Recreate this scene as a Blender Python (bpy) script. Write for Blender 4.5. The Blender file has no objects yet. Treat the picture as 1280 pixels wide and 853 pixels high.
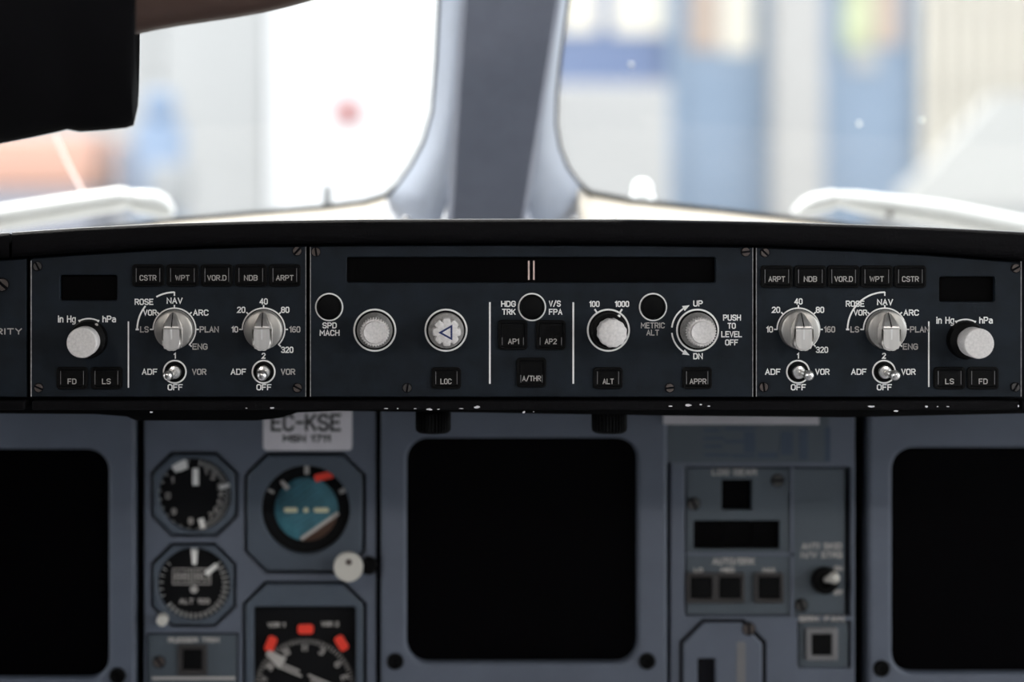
import bpy, bmesh, math, random
from mathutils import Vector, Matrix
random.seed(7)
SC = bpy.context.scene
COL = SC.collection
PI = math.pi

# ---------------------------------------------------------------- camera
F, D0, PX, PY = 2560.0, 1.2, 490.0, 215.0      # focal length in pixels, distance to the control panel, principal point
cam = bpy.data.cameras.new('camera')
cam.sensor_width = 36.0
cam.lens = F / 1280 * 36.0
cam.shift_x = (640 - PX) / 1280
cam.shift_y = (PY - 426.5) / 1280
cam.clip_start = 0.02; cam.clip_end = 500
cam.dof.use_dof = True
cam.dof.focus_distance = D0 - 0.004
cam.dof.aperture_fstop = 3.5
camo = bpy.data.objects.new('camera', cam); COL.objects.link(camo)
camo.location = (0, -D0, 0); camo.rotation_euler = (PI/2, 0, 0)
SC.camera = camo

# ---------------------------------------------------------------- sky, sun, exposure
w = bpy.data.worlds.new('sky'); SC.world = w; w.use_nodes = True
bg = w.node_tree.nodes['Background']
bg.inputs[0].default_value = (0.95, 0.975, 1.0, 1); bg.inputs[1].default_value = 1.0
sl = bpy.data.lights.new('sun', 'SUN'); sl.energy = 1.3; sl.angle = math.radians(2.0); sl.color = (1, 0.95, 0.87)
so = bpy.data.objects.new('sun', sl); COL.objects.link(so)
so.rotation_euler = Vector((0.22, -0.50, -0.84)).to_track_quat('-Z', 'Y').to_euler()
vs = SC.view_settings
SC.display_settings.display_device = 'sRGB'
vs.view_transform = 'Standard'; vs.look = 'None'; vs.gamma = 1.0; vs.use_curve_mapping = False
vs.exposure = 2.25
SC.cycles.use_denoising = True
SC.cycles.max_bounces = 8
SC.cycles.transparent_max_bounces = 16
SC.cycles.sample_clamp_indirect = 4.0

# ---------------------------------------------------------------- helpers
def at(px, py, Y=0.0):
    d = D0 + Y
    return Vector(((px - PX) * d / F, Y, (PY - py) * d / F))
def S(Y=0.0): return (D0 + Y) / F            # metres per pixel at depth Y

def mat(name, col, rough=0.6, metal=0.0, grain=0.0, gscale=900.0, vary=0.0, vscale=60.0, spec=0.5, emit=None, stretch=None):
    m = bpy.data.materials.new(name); m.use_nodes = True
    nt = m.node_tree; b = nt.nodes['Principled BSDF']
    b.inputs['Base Color'].default_value = (*col, 1); b.inputs['Roughness'].default_value = rough
    b.inputs['Metallic'].default_value = metal; b.inputs['Specular IOR Level'].default_value = spec
    tc = nt.nodes.new('ShaderNodeTexCoord'); src = tc.outputs['Object']
    if stretch:
        mp = nt.nodes.new('ShaderNodeMapping'); mp.inputs['Scale'].default_value = stretch
        nt.links.new(src, mp.inputs['Vector']); src = mp.outputs['Vector']
    n = nt.nodes.new('ShaderNodeTexNoise'); n.inputs['Scale'].default_value = vscale; n.inputs['Detail'].default_value = 4
    nt.links.new(src, n.inputs['Vector'])
    r = nt.nodes.new('ShaderNodeValToRGB')
    v = max(vary, 0.04)
    r.color_ramp.elements[0].position = 0.3; r.color_ramp.elements[1].position = 0.7
    r.color_ramp.elements[0].color = (*[c * (1 - v) for c in col], 1)
    r.color_ramp.elements[1].color = (*[min(1, c * (1 + v)) for c in col], 1)
    nt.links.new(n.outputs['Fac'], r.inputs['Fac']); nt.links.new(r.outputs['Color'], b.inputs['Base Color'])
    if grain:
        g = nt.nodes.new('ShaderNodeTexNoise'); g.inputs['Scale'].default_value = gscale; g.inputs['Detail'].default_value = 3
        nt.links.new(src, g.inputs['Vector'])
        bp = nt.nodes.new('ShaderNodeBump'); bp.inputs['Strength'].default_value = grain; bp.inputs['Distance'].default_value = 0.0003
        nt.links.new(g.outputs['Fac'], bp.inputs['Height']); nt.links.new(bp.outputs['Normal'], b.inputs['Normal'])
    if emit:
        b.inputs['Emission Color'].default_value = (*col, 1); b.inputs['Emission Strength'].default_value = emit
    return m

M = {}
M['panel'] = mat('control_panel_paint', (0.0075, 0.0115, 0.0175), 0.6, grain=0.35, gscale=2200, vary=0.25, vscale=90, spec=0.2)
M['slate'] = mat('main_panel_paint', (0.1, 0.115, 0.152), 0.55, grain=0.25, gscale=1500, vary=0.06, vscale=40)
M['slate2'] = mat('subpanel_paint', (0.066, 0.082, 0.1), 0.55, grain=0.25, gscale=1500, vary=0.06, vscale=40)
M['bezel'] = mat('instrument_bezel_paint', (0.066, 0.083, 0.11), 0.5, grain=0.2, gscale=1500, vary=0.06)
M['leather'] = mat('glareshield_leather', (0.0032, 0.0028, 0.0036), 0.72, grain=0.9, gscale=700, vary=0.2, vscale=300, spec=0.10)
M['black'] = mat('black_plastic', (0.0024, 0.0023, 0.0026), 0.55, grain=0.2, gscale=1500, spec=0.10)
M['gap'] = mat('dark_gap', (0.006, 0.006, 0.008), 0.9, spec=0.1)
M['screen'] = mat('display_glass', (0.0008, 0.0006, 0.001), 0.35, spec=0.04)
M['lcd'] = mat('lcd_window', (0.0008, 0.0006, 0.0008), 0.4, spec=0.05)
M['white'] = mat('white_legend_paint', (0.92, 0.9, 0.88), 0.7)
M['dim'] = mat('grey_legend_paint', (0.46, 0.43, 0.41), 0.7)
M['silver'] = mat('brushed_silver', (0.66, 0.63, 0.6), 0.30, metal=1.0, grain=0.2, gscale=900, vary=0.10, vscale=220, stretch=(1, 1, 0.12))
M['chrome'] = mat('polished_metal', (0.82, 0.80, 0.78), 0.28, metal=1.0)
M['cap'] = mat('matt_grey_cap', (0.74, 0.7, 0.69), 0.6, metal=0.1, grain=0.7, gscale=1800, vary=0.12, vscale=700)
M['screw'] = mat('screw_metal', (0.085, 0.08, 0.078), 0.4, metal=0.6)
M['rust'] = mat('brown_screw_metal', (0.105, 0.085, 0.078), 0.5, metal=0.5)
M['capdark'] = mat('dull_grey_skirt', (0.30, 0.285, 0.275), 0.55, metal=0.3, grain=0.5, gscale=1800, vary=0.2, vscale=500)
M['edge'] = mat('edge_highlight_grey', (0.34, 0.33, 0.33), 0.5, metal=0.3, vary=0.3, vscale=400)  # pale tone for the light caught by the panel edges
M['darkframe'] = mat('dark_brown_frame', (0.03, 0.026, 0.026), 0.5)
M['faint'] = mat('faint_grey_print', (0.17, 0.165, 0.17), 0.7)
M['fill_lens'] = mat('fill_lamp_lens', (1.0, 0.93, 0.84), 0.4, emit=3.0)  # glowing lens of the added fill lamps
M['skirt'] = mat('brushed_skirt', (0.42, 0.40, 0.38), 0.42, metal=0.85, grain=0.2, gscale=900, vary=0.2, vscale=260, stretch=(1, 1, 0.10))
M['grip'] = mat('satin_grip', (0.88, 0.84, 0.81), 0.36, metal=0.82, vary=0.08, vscale=260, stretch=(1, 1, 0.10))
M['brightwhite'] = mat('bright_white_paint', (0.85, 0.85, 0.83), 0.4)
M['stairgrey'] = mat('pale_grey_panel', (0.24, 0.238, 0.23), 0.7)
M['crest_light'] = mat('crest_highlight_grey', (0.30, 0.30, 0.31), 0.45)  # pale grey for the lit line along the rim crest
M['dot'] = mat('pale_line', (0.75, 0.55, 0.50), 0.6)
M['blue'] = mat('blue_marking_paint', (0.008, 0.022, 0.12), 0.6)
M['placard'] = mat('white_placard', (0.74, 0.70, 0.74), 0.5)
M['ink'] = mat('black_ink', (0.02, 0.02, 0.02), 0.7)
M['inkblue'] = mat('grey_blue_ink', (0.045, 0.065, 0.10), 0.7)
M['dial'] = mat('dial_black', (0.004, 0.004, 0.005), 0.6, spec=0.15)
M['teal'] = mat('sky_blue_ball', (0.045, 0.17, 0.22), 0.6, vary=0.35, vscale=60, stretch=(1, 1, 1))
M['brown'] = mat('ground_brown_ball', (0.075, 0.035, 0.02), 0.6)
M['cream'] = mat('cream_marking', (0.62, 0.60, 0.42), 0.6)
M['red'] = mat('red_flag', (0.9, 0.05, 0.025), 0.5)
M['redsign'] = mat('red_sign_paint', (0.22, 0.02, 0.02), 0.6)
M['knobcream'] = mat('cream_knob_plastic', (0.60, 0.57, 0.52), 0.5)
M['post'] = mat('window_post_paint', (0.29, 0.315, 0.4), 0.6, grain=0.2, vary=0.05)
M['reveal'] = mat('window_frame_paint', (0.4, 0.45, 0.56), 0.55, grain=0.1)
M['sill'] = mat('window_sill_paint', (0.6, 0.54, 0.46), 0.6)
M['seal'] = mat('window_seal_rubber', (0.05, 0.05, 0.045), 0.7)
M['whitepaint'] = mat('white_gloss_paint', (0.42, 0.42, 0.41), 0.4)
M['lining'] = mat('cockpit_lining', (0.65, 0.65, 0.66), 0.8)
M['carpet'] = mat('cockpit_carpet', (0.4, 0.4, 0.42), 0.95, grain=0.6)
M['skin'] = mat('brown_skin', (0.085, 0.045, 0.034), 0.55, vary=0.08)
M['shirt'] = mat('black_cotton', (0.0025, 0.0022, 0.003), 0.9, grain=0.5, gscale=1500, spec=0.1)
M['trousers'] = mat('dark_trousers', (0.015, 0.017, 0.025), 0.9)
M['hair'] = mat('dark_hair', (0.012, 0.009, 0.008), 0.6)
M['seatf'] = mat('seat_fabric', (0.05, 0.06, 0.08), 0.9)
M['concrete'] = mat('concrete_apron', (0.3, 0.3, 0.295), 0.9, vary=0.1, vscale=0.3)
M['facade'] = mat('pale_facade', (0.25, 0.25, 0.248), 0.8, vary=0.05, vscale=0.5)
M['facadeb'] = mat('white_facade', (0.5, 0.5, 0.5), 0.8)
M['doorblue'] = mat('blue_door_paint', (0.117, 0.162, 0.225), 0.6, vary=0.06, vscale=0.8)
M['doordark'] = mat('deep_blue_door_paint', (0.065, 0.095, 0.18), 0.6)
M['pillarw'] = mat('cream_pillar', (0.25, 0.243, 0.235), 0.8)
M['beige'] = mat('beige_cladding', (0.39, 0.36, 0.31), 0.8, vary=0.1, vscale=1.5)
M['paneglow'] = mat('bright_window_pane', (0.42, 0.39, 0.33), 0.5)
M['panetan'] = mat('curtained_window_pane', (0.26, 0.2, 0.16), 0.6)
M['panegreen'] = mat('green_tinted_pane', (0.28, 0.3, 0.18), 0.6, vary=0.4, vscale=2.0)
M['vanwhite'] = mat('van_white', (0.185, 0.183, 0.18), 0.5)
M['orange'] = mat('orange_vehicle_paint', (0.3, 0.155, 0.11), 0.5)
M['greyblue'] = mat('grey_blue_vehicle_paint', (0.11, 0.115, 0.14), 0.5)
M['standblue'] = mat('blue_stand_paint', (0.1, 0.145, 0.22), 0.5)
M['midgrey'] = mat('grey_steel', (0.16, 0.165, 0.17), 0.5, metal=0.2)
M['tyre'] = mat('tyre_rubber', (0.02, 0.02, 0.02), 0.9)

g = bpy.data.materials.new('windshield_glass'); g.use_nodes = True     # thin pane, faint white mixed in for veiling glare
nt = g.node_tree; nt.nodes.clear()
out = nt.nodes.new('ShaderNodeOutputMaterial'); tr = nt.nodes.new('ShaderNodeBsdfTransparent'); gl = nt.nodes.new('ShaderNodeBsdfGlossy')
df = nt.nodes.new('ShaderNodeBsdfTranslucent'); df.inputs[0].default_value = (0.9, 0.92, 0.95, 1)
tr.inputs[0].default_value = (0.96, 0.98, 0.98, 1); gl.inputs['Roughness'].default_value = 0.03
fr = nt.nodes.new('ShaderNodeFresnel'); fr.inputs[0].default_value = 1.35
nz = nt.nodes.new('ShaderNodeTexNoise'); nz.inputs['Scale'].default_value = 12; mr = nt.nodes.new('ShaderNodeMapRange')
mr.inputs['To Min'].default_value = 0.004; mr.inputs['To Max'].default_value = 0.02
m1 = nt.nodes.new('ShaderNodeMixShader'); m2 = nt.nodes.new('ShaderNodeMixShader')
L = nt.links.new
L(nz.outputs['Fac'], mr.inputs['Value']); L(mr.outputs['Result'], m1.inputs[0]); L(tr.outputs[0], m1.inputs[1]); L(df.outputs[0], m1.inputs[2])
L(fr.outputs[0], m2.inputs[0]); L(m1.outputs[0], m2.inputs[1]); L(gl.outputs[0], m2.inputs[2]); L(m2.outputs[0], out.inputs[0])
M['glass'] = g

WL = {}                                        # world position of every object made here
def tag(o, label=None, cat=None, group=None, kind=None):
    for k, v in (('label', label), ('category', cat), ('group', group), ('kind', kind)):
        if v: o[k] = v
    return o
def thing(name, label, cat, loc=(0, 0, 0), group=None, kind=None):
    o = bpy.data.objects.new(name, None); COL.objects.link(o); o.empty_display_size = 0.02
    o.location = loc; WL[o] = Vector(loc)
    return tag(o, label, cat, group, kind)
def link(name, me, loc, parent=None, label=None):
    o = bpy.data.objects.new(name, me); COL.objects.link(o)
    loc = Vector(loc); WL[o] = loc
    if parent is not None:
        o.parent = parent; o.location = loc - WL[parent]
    else:
        o.location = loc
    if label: o['label'] = label
    return o
def setmesh(me, m, smooth=35):
    me.materials.clear(); me.materials.append(M[m] if isinstance(m, str) else m)
    for p in me.polygons: p.material_index = 0
    if smooth:
        me.polygons.foreach_set('use_smooth', [True] * len(me.polygons))
        me.set_sharp_from_angle(angle=math.radians(smooth))
    me.update()
    return me
def recentre(me):
    if not me.vertices: return Vector()
    xs = [v.co for v in me.vertices]
    c = Vector([(min(v[i] for v in xs) + max(v[i] for v in xs)) / 2 for i in range(3)])
    me.transform(Matrix.Translation(-c)); return c
def obj(name, bm, m, parent=None, smooth=35, label=None):
    """a bmesh in world coordinates becomes one object with its origin at its own middle"""
    me = bpy.data.meshes.new(name)
    if isinstance(bm, bpy.types.Mesh): bpy.data.meshes.remove(me); me = bm; me.name = name
    else:
        bmesh.ops.recalc_face_normals(bm, faces=bm.faces); bm.to_mesh(me); bm.free()
    c = recentre(me); setmesh(me, m, smooth)
    return link(name, me, c, parent, label)

def rrect(x0, y0, x1, y1, r=0, n=5):
    if r <= 0: return [(x0, y0), (x1, y0), (x1, y1), (x0, y1)]
    p = []
    for cx, cy, a in ((x1 - r, y0 + r, -90), (x1 - r, y1 - r, 0), (x0 + r, y1 - r, 90), (x0 + r, y0 + r, 180)):
        for i in range(n + 1):
            t = math.radians(a + 90 * i / n); p.append((cx + r * math.cos(t), cy + r * math.sin(t)))
    return p
def circ(cx, cy, r, n=40, a0=0, a1=360):
    k = n if a1 - a0 == 360 else n + 1
    return [(cx + r * math.cos(math.radians(a0 + (a1 - a0) * i / n)), cy - r * math.sin(math.radians(a0 + (a1 - a0) * i / n))) for i in range(k)]
def octa(x0, y0, x1, y1, c):
    return [(x0 + c, y0), (x1 - c, y0), (x1, y0 + c), (x1, y1 - c), (x1 - c, y1), (x0 + c, y1), (x0, y1 - c), (x0, y0 + c)]

def curve_mesh(loops, half, bevel):
    cu = bpy.data.curves.new('c', 'CURVE'); cu.dimensions = '2D'; cu.fill_mode = 'BOTH'
    cu.extrude = half; cu.bevel_depth = bevel; cu.bevel_resolution = 2; cu.offset = -bevel if bevel else 0
    for lp in loops:
        s = cu.splines.new('POLY'); s.points.add(len(lp) - 1); s.use_cyclic_u = True
        for p, q in zip(s.points, lp): p.co = (q[0], q[1], 0, 1)
    o = bpy.data.objects.new('c', cu); me = bpy.data.meshes.new_from_object(o)
    bpy.data.objects.remove(o); bpy.data.curves.remove(cu)
    return me
def plate(name, outline, Y, thick, m, parent=None, holes=(), bevel=0.0, smooth=35, label=None):
    """a plate cut to a pixel outline standing at depth Y (front face), thick metres deep, bevelled edges, real holes"""
    s = S(Y)
    conv = lambda lp: [((x - PX) * s, (PY - y) * s) for x, y in lp]
    half = max(thick / 2 - bevel, 0)
    me = curve_mesh([conv(outline)] + [conv(h) for h in holes], half, bevel)
    T = half + bevel
    me.transform(Matrix(((1, 0, 0, 0), (0, 0, -1, Y + T), (0, 1, 0, 0), (0, 0, 0, 1))))
    return obj(name, me, m, parent, smooth, label)

def add_lathe(bm, c, prof, n=32, mod=None, axis='-Y'):
    """prof: (radius, height) pairs in metres; height runs along axis. mod(angle, i) scales the radius"""
    rings = []
    for i, (r, h) in enumerate(prof):
        ring = []
        for k in range(n):
            a = 2 * PI * k / n; rr = r * (mod(a, i) if mod else 1)
            u, v = rr * math.cos(a), rr * math.sin(a)
            p = (u, -h, v) if axis == '-Y' else ((u, v, h) if axis == 'Z' else (h, u, v))
            ring.append(bm.verts.new(Vector(c) + Vector(p)))
        rings.append(ring)
    for a, b in zip(rings, rings[1:]):
        for k in range(n): bm.faces.new((a[k], a[(k + 1) % n], b[(k + 1) % n], b[k]))
    bm.faces.new(rings[0]); bm.faces.new(rings[-1])
    return bm
def lathe(name, c, prof, m, parent=None, n=32, mod=None, axis='-Y', smooth=35, label=None):
    return obj(name, add_lathe(bmesh.new(), c, prof, n, mod, axis), m, parent, smooth, label)
def add_box(bm, lo, hi, bev=0.0):
    lo, hi = Vector(lo), Vector(hi)
    r = bmesh.ops.create_cube(bm, size=1.0)
    vs_ = r['verts']
    bmesh.ops.scale(bm, verts=vs_, vec=hi - lo); bmesh.ops.translate(bm, verts=vs_, vec=(lo + hi) / 2)
    if bev: bmesh.ops.bevel(bm, geom=list({e for v in vs_ for e in v.link_edges}), offset=bev, segments=2, affect='EDGES', profile=0.5)
    return bm
def box(name, lo, hi, m, parent=None, bev=0.0, label=None):
    return obj(name, add_box(bmesh.new(), lo, hi, bev), m, parent, 35, label)
def add_loft(bm, rings, cap=True, closed=True):
    R = [[bm.verts.new(p) for p in r] for r in rings]
    n = len(R[0])
    for a, b in zip(R, R[1:]):
        for k in range(n if closed else n - 1): bm.faces.new((a[k], a[(k + 1) % n], b[(k + 1) % n], b[k]))
    if cap and closed: bm.faces.new(R[0]); bm.faces.new(R[-1])
    return bm
def add_tube(bm, pts, rad, n=10):
    pts = [Vector(p) for p in pts]
    rads = rad if isinstance(rad, (list, tuple)) else [rad] * len(pts)
    rings = []
    for i, p in enumerate(pts):
        t = (pts[min(i + 1, len(pts) - 1)] - pts[max(i - 1, 0)]).normalized()
        up = Vector((0, 0, 1)) if abs(t.z) < 0.95 else Vector((0, 1, 0))
        a = t.cross(up).normalized(); b = a.cross(t)
        rings.append([p + rads[i] * (math.cos(2 * PI * k / n) * a + math.sin(2 * PI * k / n) * b) for k in range(n)])
    return add_loft(bm, rings)
def tube(name, pts, rad, m, parent=None, n=10, label=None):
    return obj(name, add_tube(bmesh.new(), pts, rad, n), m, parent, 50, label)

O_ = [(1, 0), (3, 0), (4, 1), (4, 5), (3, 6), (1, 6), (0, 5), (0, 1), (1, 0)]
GLYPH = {                                      # engraved single-stroke lettering: width, strokes on a grid six units high
 'A': (4, [[(0, 0), (2, 6), (4, 0)], [(0.8, 2), (3.2, 2)]]), 'B': (4, [[(0, 0), (0, 6), (3, 6), (4, 5.1), (4, 4), (3, 3.1), (0, 3.1)], [(3, 3.1), (4, 2.2), (4, 0.9), (3, 0), (0, 0)]]),
 'C': (4, [[(4, 4.8), (3, 6), (1, 6), (0, 5), (0, 1), (1, 0), (3, 0), (4, 1.2)]]), 'D': (4, [[(0, 0), (0, 6), (2.8, 6), (4, 4.8), (4, 1.2), (2.8, 0), (0, 0)]]),
 'E': (3.7, [[(3.7, 6), (0, 6), (0, 0), (3.7, 0)], [(0, 3.1), (3.1, 3.1)]]), 'F': (3.6, [[(3.6, 6), (0, 6), (0, 0)], [(0, 3), (3, 3)]]),
 'G': (4, [[(4, 4.8), (3, 6), (1, 6), (0, 5), (0, 1), (1, 0), (3, 0), (4, 1), (4, 2.8), (2.2, 2.8)]]), 'H': (4, [[(0, 0), (0, 6)], [(4, 0), (4, 6)], [(0, 3.1), (4, 3.1)]]),
 'I': (0.4, [[(0.2, 0), (0.2, 6)]]), 'K': (4, [[(0, 0), (0, 6)], [(4, 6), (0.4, 2.6)], [(1.4, 3.6), (4, 0)]]), 'L': (3.5, [[(0, 6), (0, 0), (3.5, 0)]]),
 'M': (4.8, [[(0, 0), (0, 6), (2.4, 2.2), (4.8, 6), (4.8, 0)]]), 'N': (4, [[(0, 0), (0, 6), (4, 0), (4, 6)]]), 'O': (4, [O_]), '0': (3.6, [[(x * 0.9, y) for x, y in O_]]),
 'P': (4, [[(0, 0), (0, 6), (3, 6), (4, 5), (4, 3.8), (3, 2.8), (0, 2.8)]]), 'R': (4, [[(0, 0), (0, 6), (3, 6), (4, 5), (4, 3.9), (3, 2.9), (0, 2.9)], [(2, 2.9), (4, 0)]]),
 'S': (4, [[(4, 5), (3, 6), (1, 6), (0, 5), (0, 4), (1, 3.2), (3, 2.8), (4, 2), (4, 1), (3, 0), (1, 0), (0, 1)]]), 'T': (4, [[(0, 6), (4, 6)], [(2, 6), (2, 0)]]),
 'U': (4, [[(0, 6), (0, 1), (1, 0), (3, 0), (4, 1), (4, 6)]]), 'V': (4, [[(0, 6), (2, 0), (4, 6)]]), 'W': (5.4, [[(0, 6), (1.3, 0), (2.7, 5), (4.1, 0), (5.4, 6)]]),
 'X': (4, [[(0, 0), (4, 6)], [(0, 6), (4, 0)]]), 'Y': (4, [[(0, 6), (2, 3), (4, 6)], [(2, 3), (2, 0)]]),
 '1': (1.7, [[(0, 4.8), (1.5, 6), (1.5, 0)]]), '2': (3.7, [[(0, 5), (1, 6), (2.8, 6), (3.7, 5), (3.7, 4), (0, 0), (3.7, 0)]]), '3': (3.7, [[(0, 5.2), (0.9, 6), (2.8, 6), (3.7, 5.1), (3.7, 4), (2.8, 3.1), (1.4, 3.1)], [(2.8, 3.1), (3.7, 2.2), (3.7, 0.9), (2.8, 0), (0.9, 0), (0, 0.8)]]),
 '4': (4, [[(3, 0), (3, 6)], [(3, 6), (0, 1.7)], [(0, 1.6), (4, 1.6)]]), '5': (3.7, [[(3.5, 6), (0.2, 6), (0, 3.4), (2.8, 3.6), (3.7, 2.7), (3.7, 0.9), (2.8, 0), (0.9, 0), (0, 0.8)]]), '6': (3.7, [[(3.4, 5.6), (2.6, 6), (1.4, 6), (0, 4.4), (0, 1), (1, 0), (2.7, 0), (3.7, 1), (3.7, 2.4), (2.7, 3.4), (0, 3)]]),
 '7': (3.7, [[(0, 6), (3.7, 6), (1.2, 0)]]), '8': (3.7, [[(0.9, 3.2), (2.8, 3.2), (3.7, 4), (3.7, 5.1), (2.8, 6), (0.9, 6), (0, 5.1), (0, 4), (0.9, 3.2)], [(0.9, 3.1), (2.8, 3.1), (3.7, 2.3), (3.7, 0.9), (2.8, 0), (0.9, 0), (0, 0.9), (0, 2.3), (0.9, 3.1)]]), '9': (3.7, [[(0.3, 0.4), (1.1, 0), (2.3, 0), (3.7, 1.6), (3.7, 5), (2.7, 6), (1, 6), (0, 5), (0, 3.6), (1, 2.6), (3.7, 3)]]),
 '/': (3, [[(0, -0.4), (3, 6.4)]]), '.': (0.6, [[(0, 0), (0.6, 0)]]), '-': (2.6, [[(0, 3), (2.6, 3)]]), ' ': (2, []),
 'i': (0.4, [[(0.2, 0), (0.2, 4.1)], [(0.2, 5.3), (0.2, 6)]]), 'n': (3.2, [[(0, 0), (0, 4.2)], [(0, 3.2), (1, 4.2), (2.3, 4.2), (3.2, 3.3), (3.2, 0)]]), 'g': (3.4, [[(3.4, 0.6), (2.4, 0), (1, 0), (0, 1), (0, 3.2), (1, 4.2), (3.4, 4.2), (3.4, -1), (2.4, -1.9), (0.4, -1.9)]]),
 'h': (3.2, [[(0, 0), (0, 6)], [(0, 3.2), (1, 4.2), (2.3, 4.2), (3.2, 3.3), (3.2, 0)]]), 'a': (3.3, [[(0.3, 4.1), (2.4, 4.2), (3.3, 3.3), (3.3, 0)], [(3.3, 0.1), (1, 0), (0, 0.7), (0, 1.7), (1, 2.5), (3.3, 2.5)]]),
}
def ribbon(bm, pts, wd, place):
    """a mitred ribbon wd wide along pts, each point put into the scene by place"""
    closed = len(pts) > 2 and pts[0] == pts[-1]
    P_ = [Vector(p) for p in (pts[:-1] if closed else pts)]; n = len(P_); h = wd / 2
    if not closed:
        P_[0] = P_[0] + (P_[0] - P_[1]).normalized() * h * 0.8; P_[-1] = P_[-1] + (P_[-1] - P_[-2]).normalized() * h * 0.8
    prs = []
    for k in range(n):
        a, b, c = P_[k - 1] if (k or closed) else None, P_[k], P_[(k + 1) % n] if (k < n - 1 or closed) else None
        n1 = (b - a).normalized().orthogonal() if a is not None else None; n2 = (c - b).normalized().orthogonal() if c is not None else None
        if n1 is None: m_ = n2
        elif n2 is None: m_ = n1
        else: m_ = (n1 + n2) / max(1 + n1.dot(n2), 0.32)
        prs.append((bm.verts.new(place(b + m_ * h)), bm.verts.new(place(b - m_ * h))))
    for k in range(n if closed else n - 1):
        (a, b), (c, d) = prs[k], prs[(k + 1) % n]; bm.faces.new((a, b, d, c))
def legend(body, cx, cy, wpx, hpx, parent, m='white', Y=-0.0001, bold=1.4, rot=0, name='legend', label=None):
    """printed lettering lying on the face at depth Y: wpx x hpx pixels (outer size) about (cx, cy), strokes bold pixels wide"""
    x = 0.0; strokes = []
    for ch in body:
        gw, st = GLYPH[ch]
        strokes += [[(x + px, py) for px, py in l] for l in st]; x += gw + 1.7
    tot = x - 1.7; sx, sy = (wpx - bold) / max(tot, 0.5), (hpx - bold) / 6.0
    if len(body) == 1 and tot < 2: sx = sy
    bm = bmesh.new(); cr, sr = math.cos(rot), math.sin(rot); sc = S(Y)
    for k, l in enumerate(strokes):
        o_ = at(cx, cy, Y - k * 4e-6)
        ribbon(bm, [((px - tot / 2) * sx, (py - 3) * sy) for px, py in l], bold, lambda p: o_ + Vector(((p.x * cr + p.y * sr) * sc, 0, (p.y * cr - p.x * sr) * sc)))
    me = bpy.data.meshes.new('legend'); bm.normal_update(); bm.to_mesh(me); bm.free()
    return obj(name, me, m, parent, 0, label or 'lettering reading ' + body)
def add_flat(bm, pts, Y):
    bm.faces.new([bm.verts.new(at(x, y, Y)) for x, y in pts])
def add_arc(bm, cx, cy, r, a0, a1, wd, Y, n=24):
    o_ = [bm.verts.new(at(cx + (r + wd / 2) * math.cos(math.radians(a0 + (a1 - a0) * i / n)), cy - (r + wd / 2) * math.sin(math.radians(a0 + (a1 - a0) * i / n)), Y)) for i in range(n + 1)]
    i_ = [bm.verts.new(at(cx + (r - wd / 2) * math.cos(math.radians(a0 + (a1 - a0) * i / n)), cy - (r - wd / 2) * math.sin(math.radians(a0 + (a1 - a0) * i / n)), Y)) for i in range(n + 1)]
    for i in range(n): bm.faces.new((i_[i], i_[i + 1], o_[i + 1], o_[i]))
def add_tick(bm, cx, cy, a, r0, r1, wd, Y):
    t = math.radians(a); ux, uy = math.cos(t), -math.sin(t); nx, ny = -uy * wd / 2, ux * wd / 2
    add_flat(bm, [(cx + ux * r0 + nx, cy + uy * r0 + ny), (cx + ux * r1 + nx, cy + uy * r1 + ny), (cx + ux * r1 - nx, cy + uy * r1 - ny), (cx + ux * r0 - nx, cy + uy * r0 - ny)], Y - 6e-6)
def flat(name, bm, m, parent, label=None):
    o = obj(name, bm, m, parent, 0, label)
    return o
def line(x, y0, y1, parent, wd=1.8, m='white', Y=-0.0001, name='divider_line'):
    bm = bmesh.new(); add_flat(bm, [(x - wd / 2, y0), (x + wd / 2, y0), (x + wd / 2, y1), (x - wd / 2, y1)], Y)
    return flat(name, bm, m, parent)

_cache = {}
def screw(px, py, parent, Y=0.0, r=6.0, m='screw', ang=None):
    """slotted screw head: two proud half-discs either side of the slot on a sunk base"""
    key = ('screw', r, m, Y)
    if key not in _cache:
        s = S(Y); R = r * s; bm = bmesh.new()
        add_lathe(bm, (0, 0, 0), [(R * 1.12, -0.0005), (R * 1.12, 0.0004), (R, 0.0004)], 20)
        for sg in (1, -1):
            pts = [(R * 0.95 * math.cos(math.radians(t)), sg * R * 0.95 * math.sin(math.radians(t))) for t in range(15, 166, 15)]
            a = [bm.verts.new((x, -0.0004, z)) for x, z in pts]; b = [bm.verts.new((x * 0.9, -0.0012, z * 0.95)) for x, z in pts]
            n = len(a)
            for k in range(n): bm.faces.new((a[k], a[(k + 1) % n], b[(k + 1) % n], b[k]))
            bm.faces.new(b)
        nb_ = 20 * 2 + 2
        bmesh.ops.recalc_face_normals(bm, faces=bm.faces)
        me = bpy.data.meshes.new('screw'); bm.to_mesh(me); bm.free(); setmesh(me, m, 35); me.materials.append(M['gap'])
        for q in range(nb_): me.polygons[q].material_index = 1
        _cache[key] = me
    o = link('screw', _cache[key], at(px, py, Y), parent)
    o.rotation_euler.y = random.uniform(0, PI) if ang is None else ang
    return o

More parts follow.
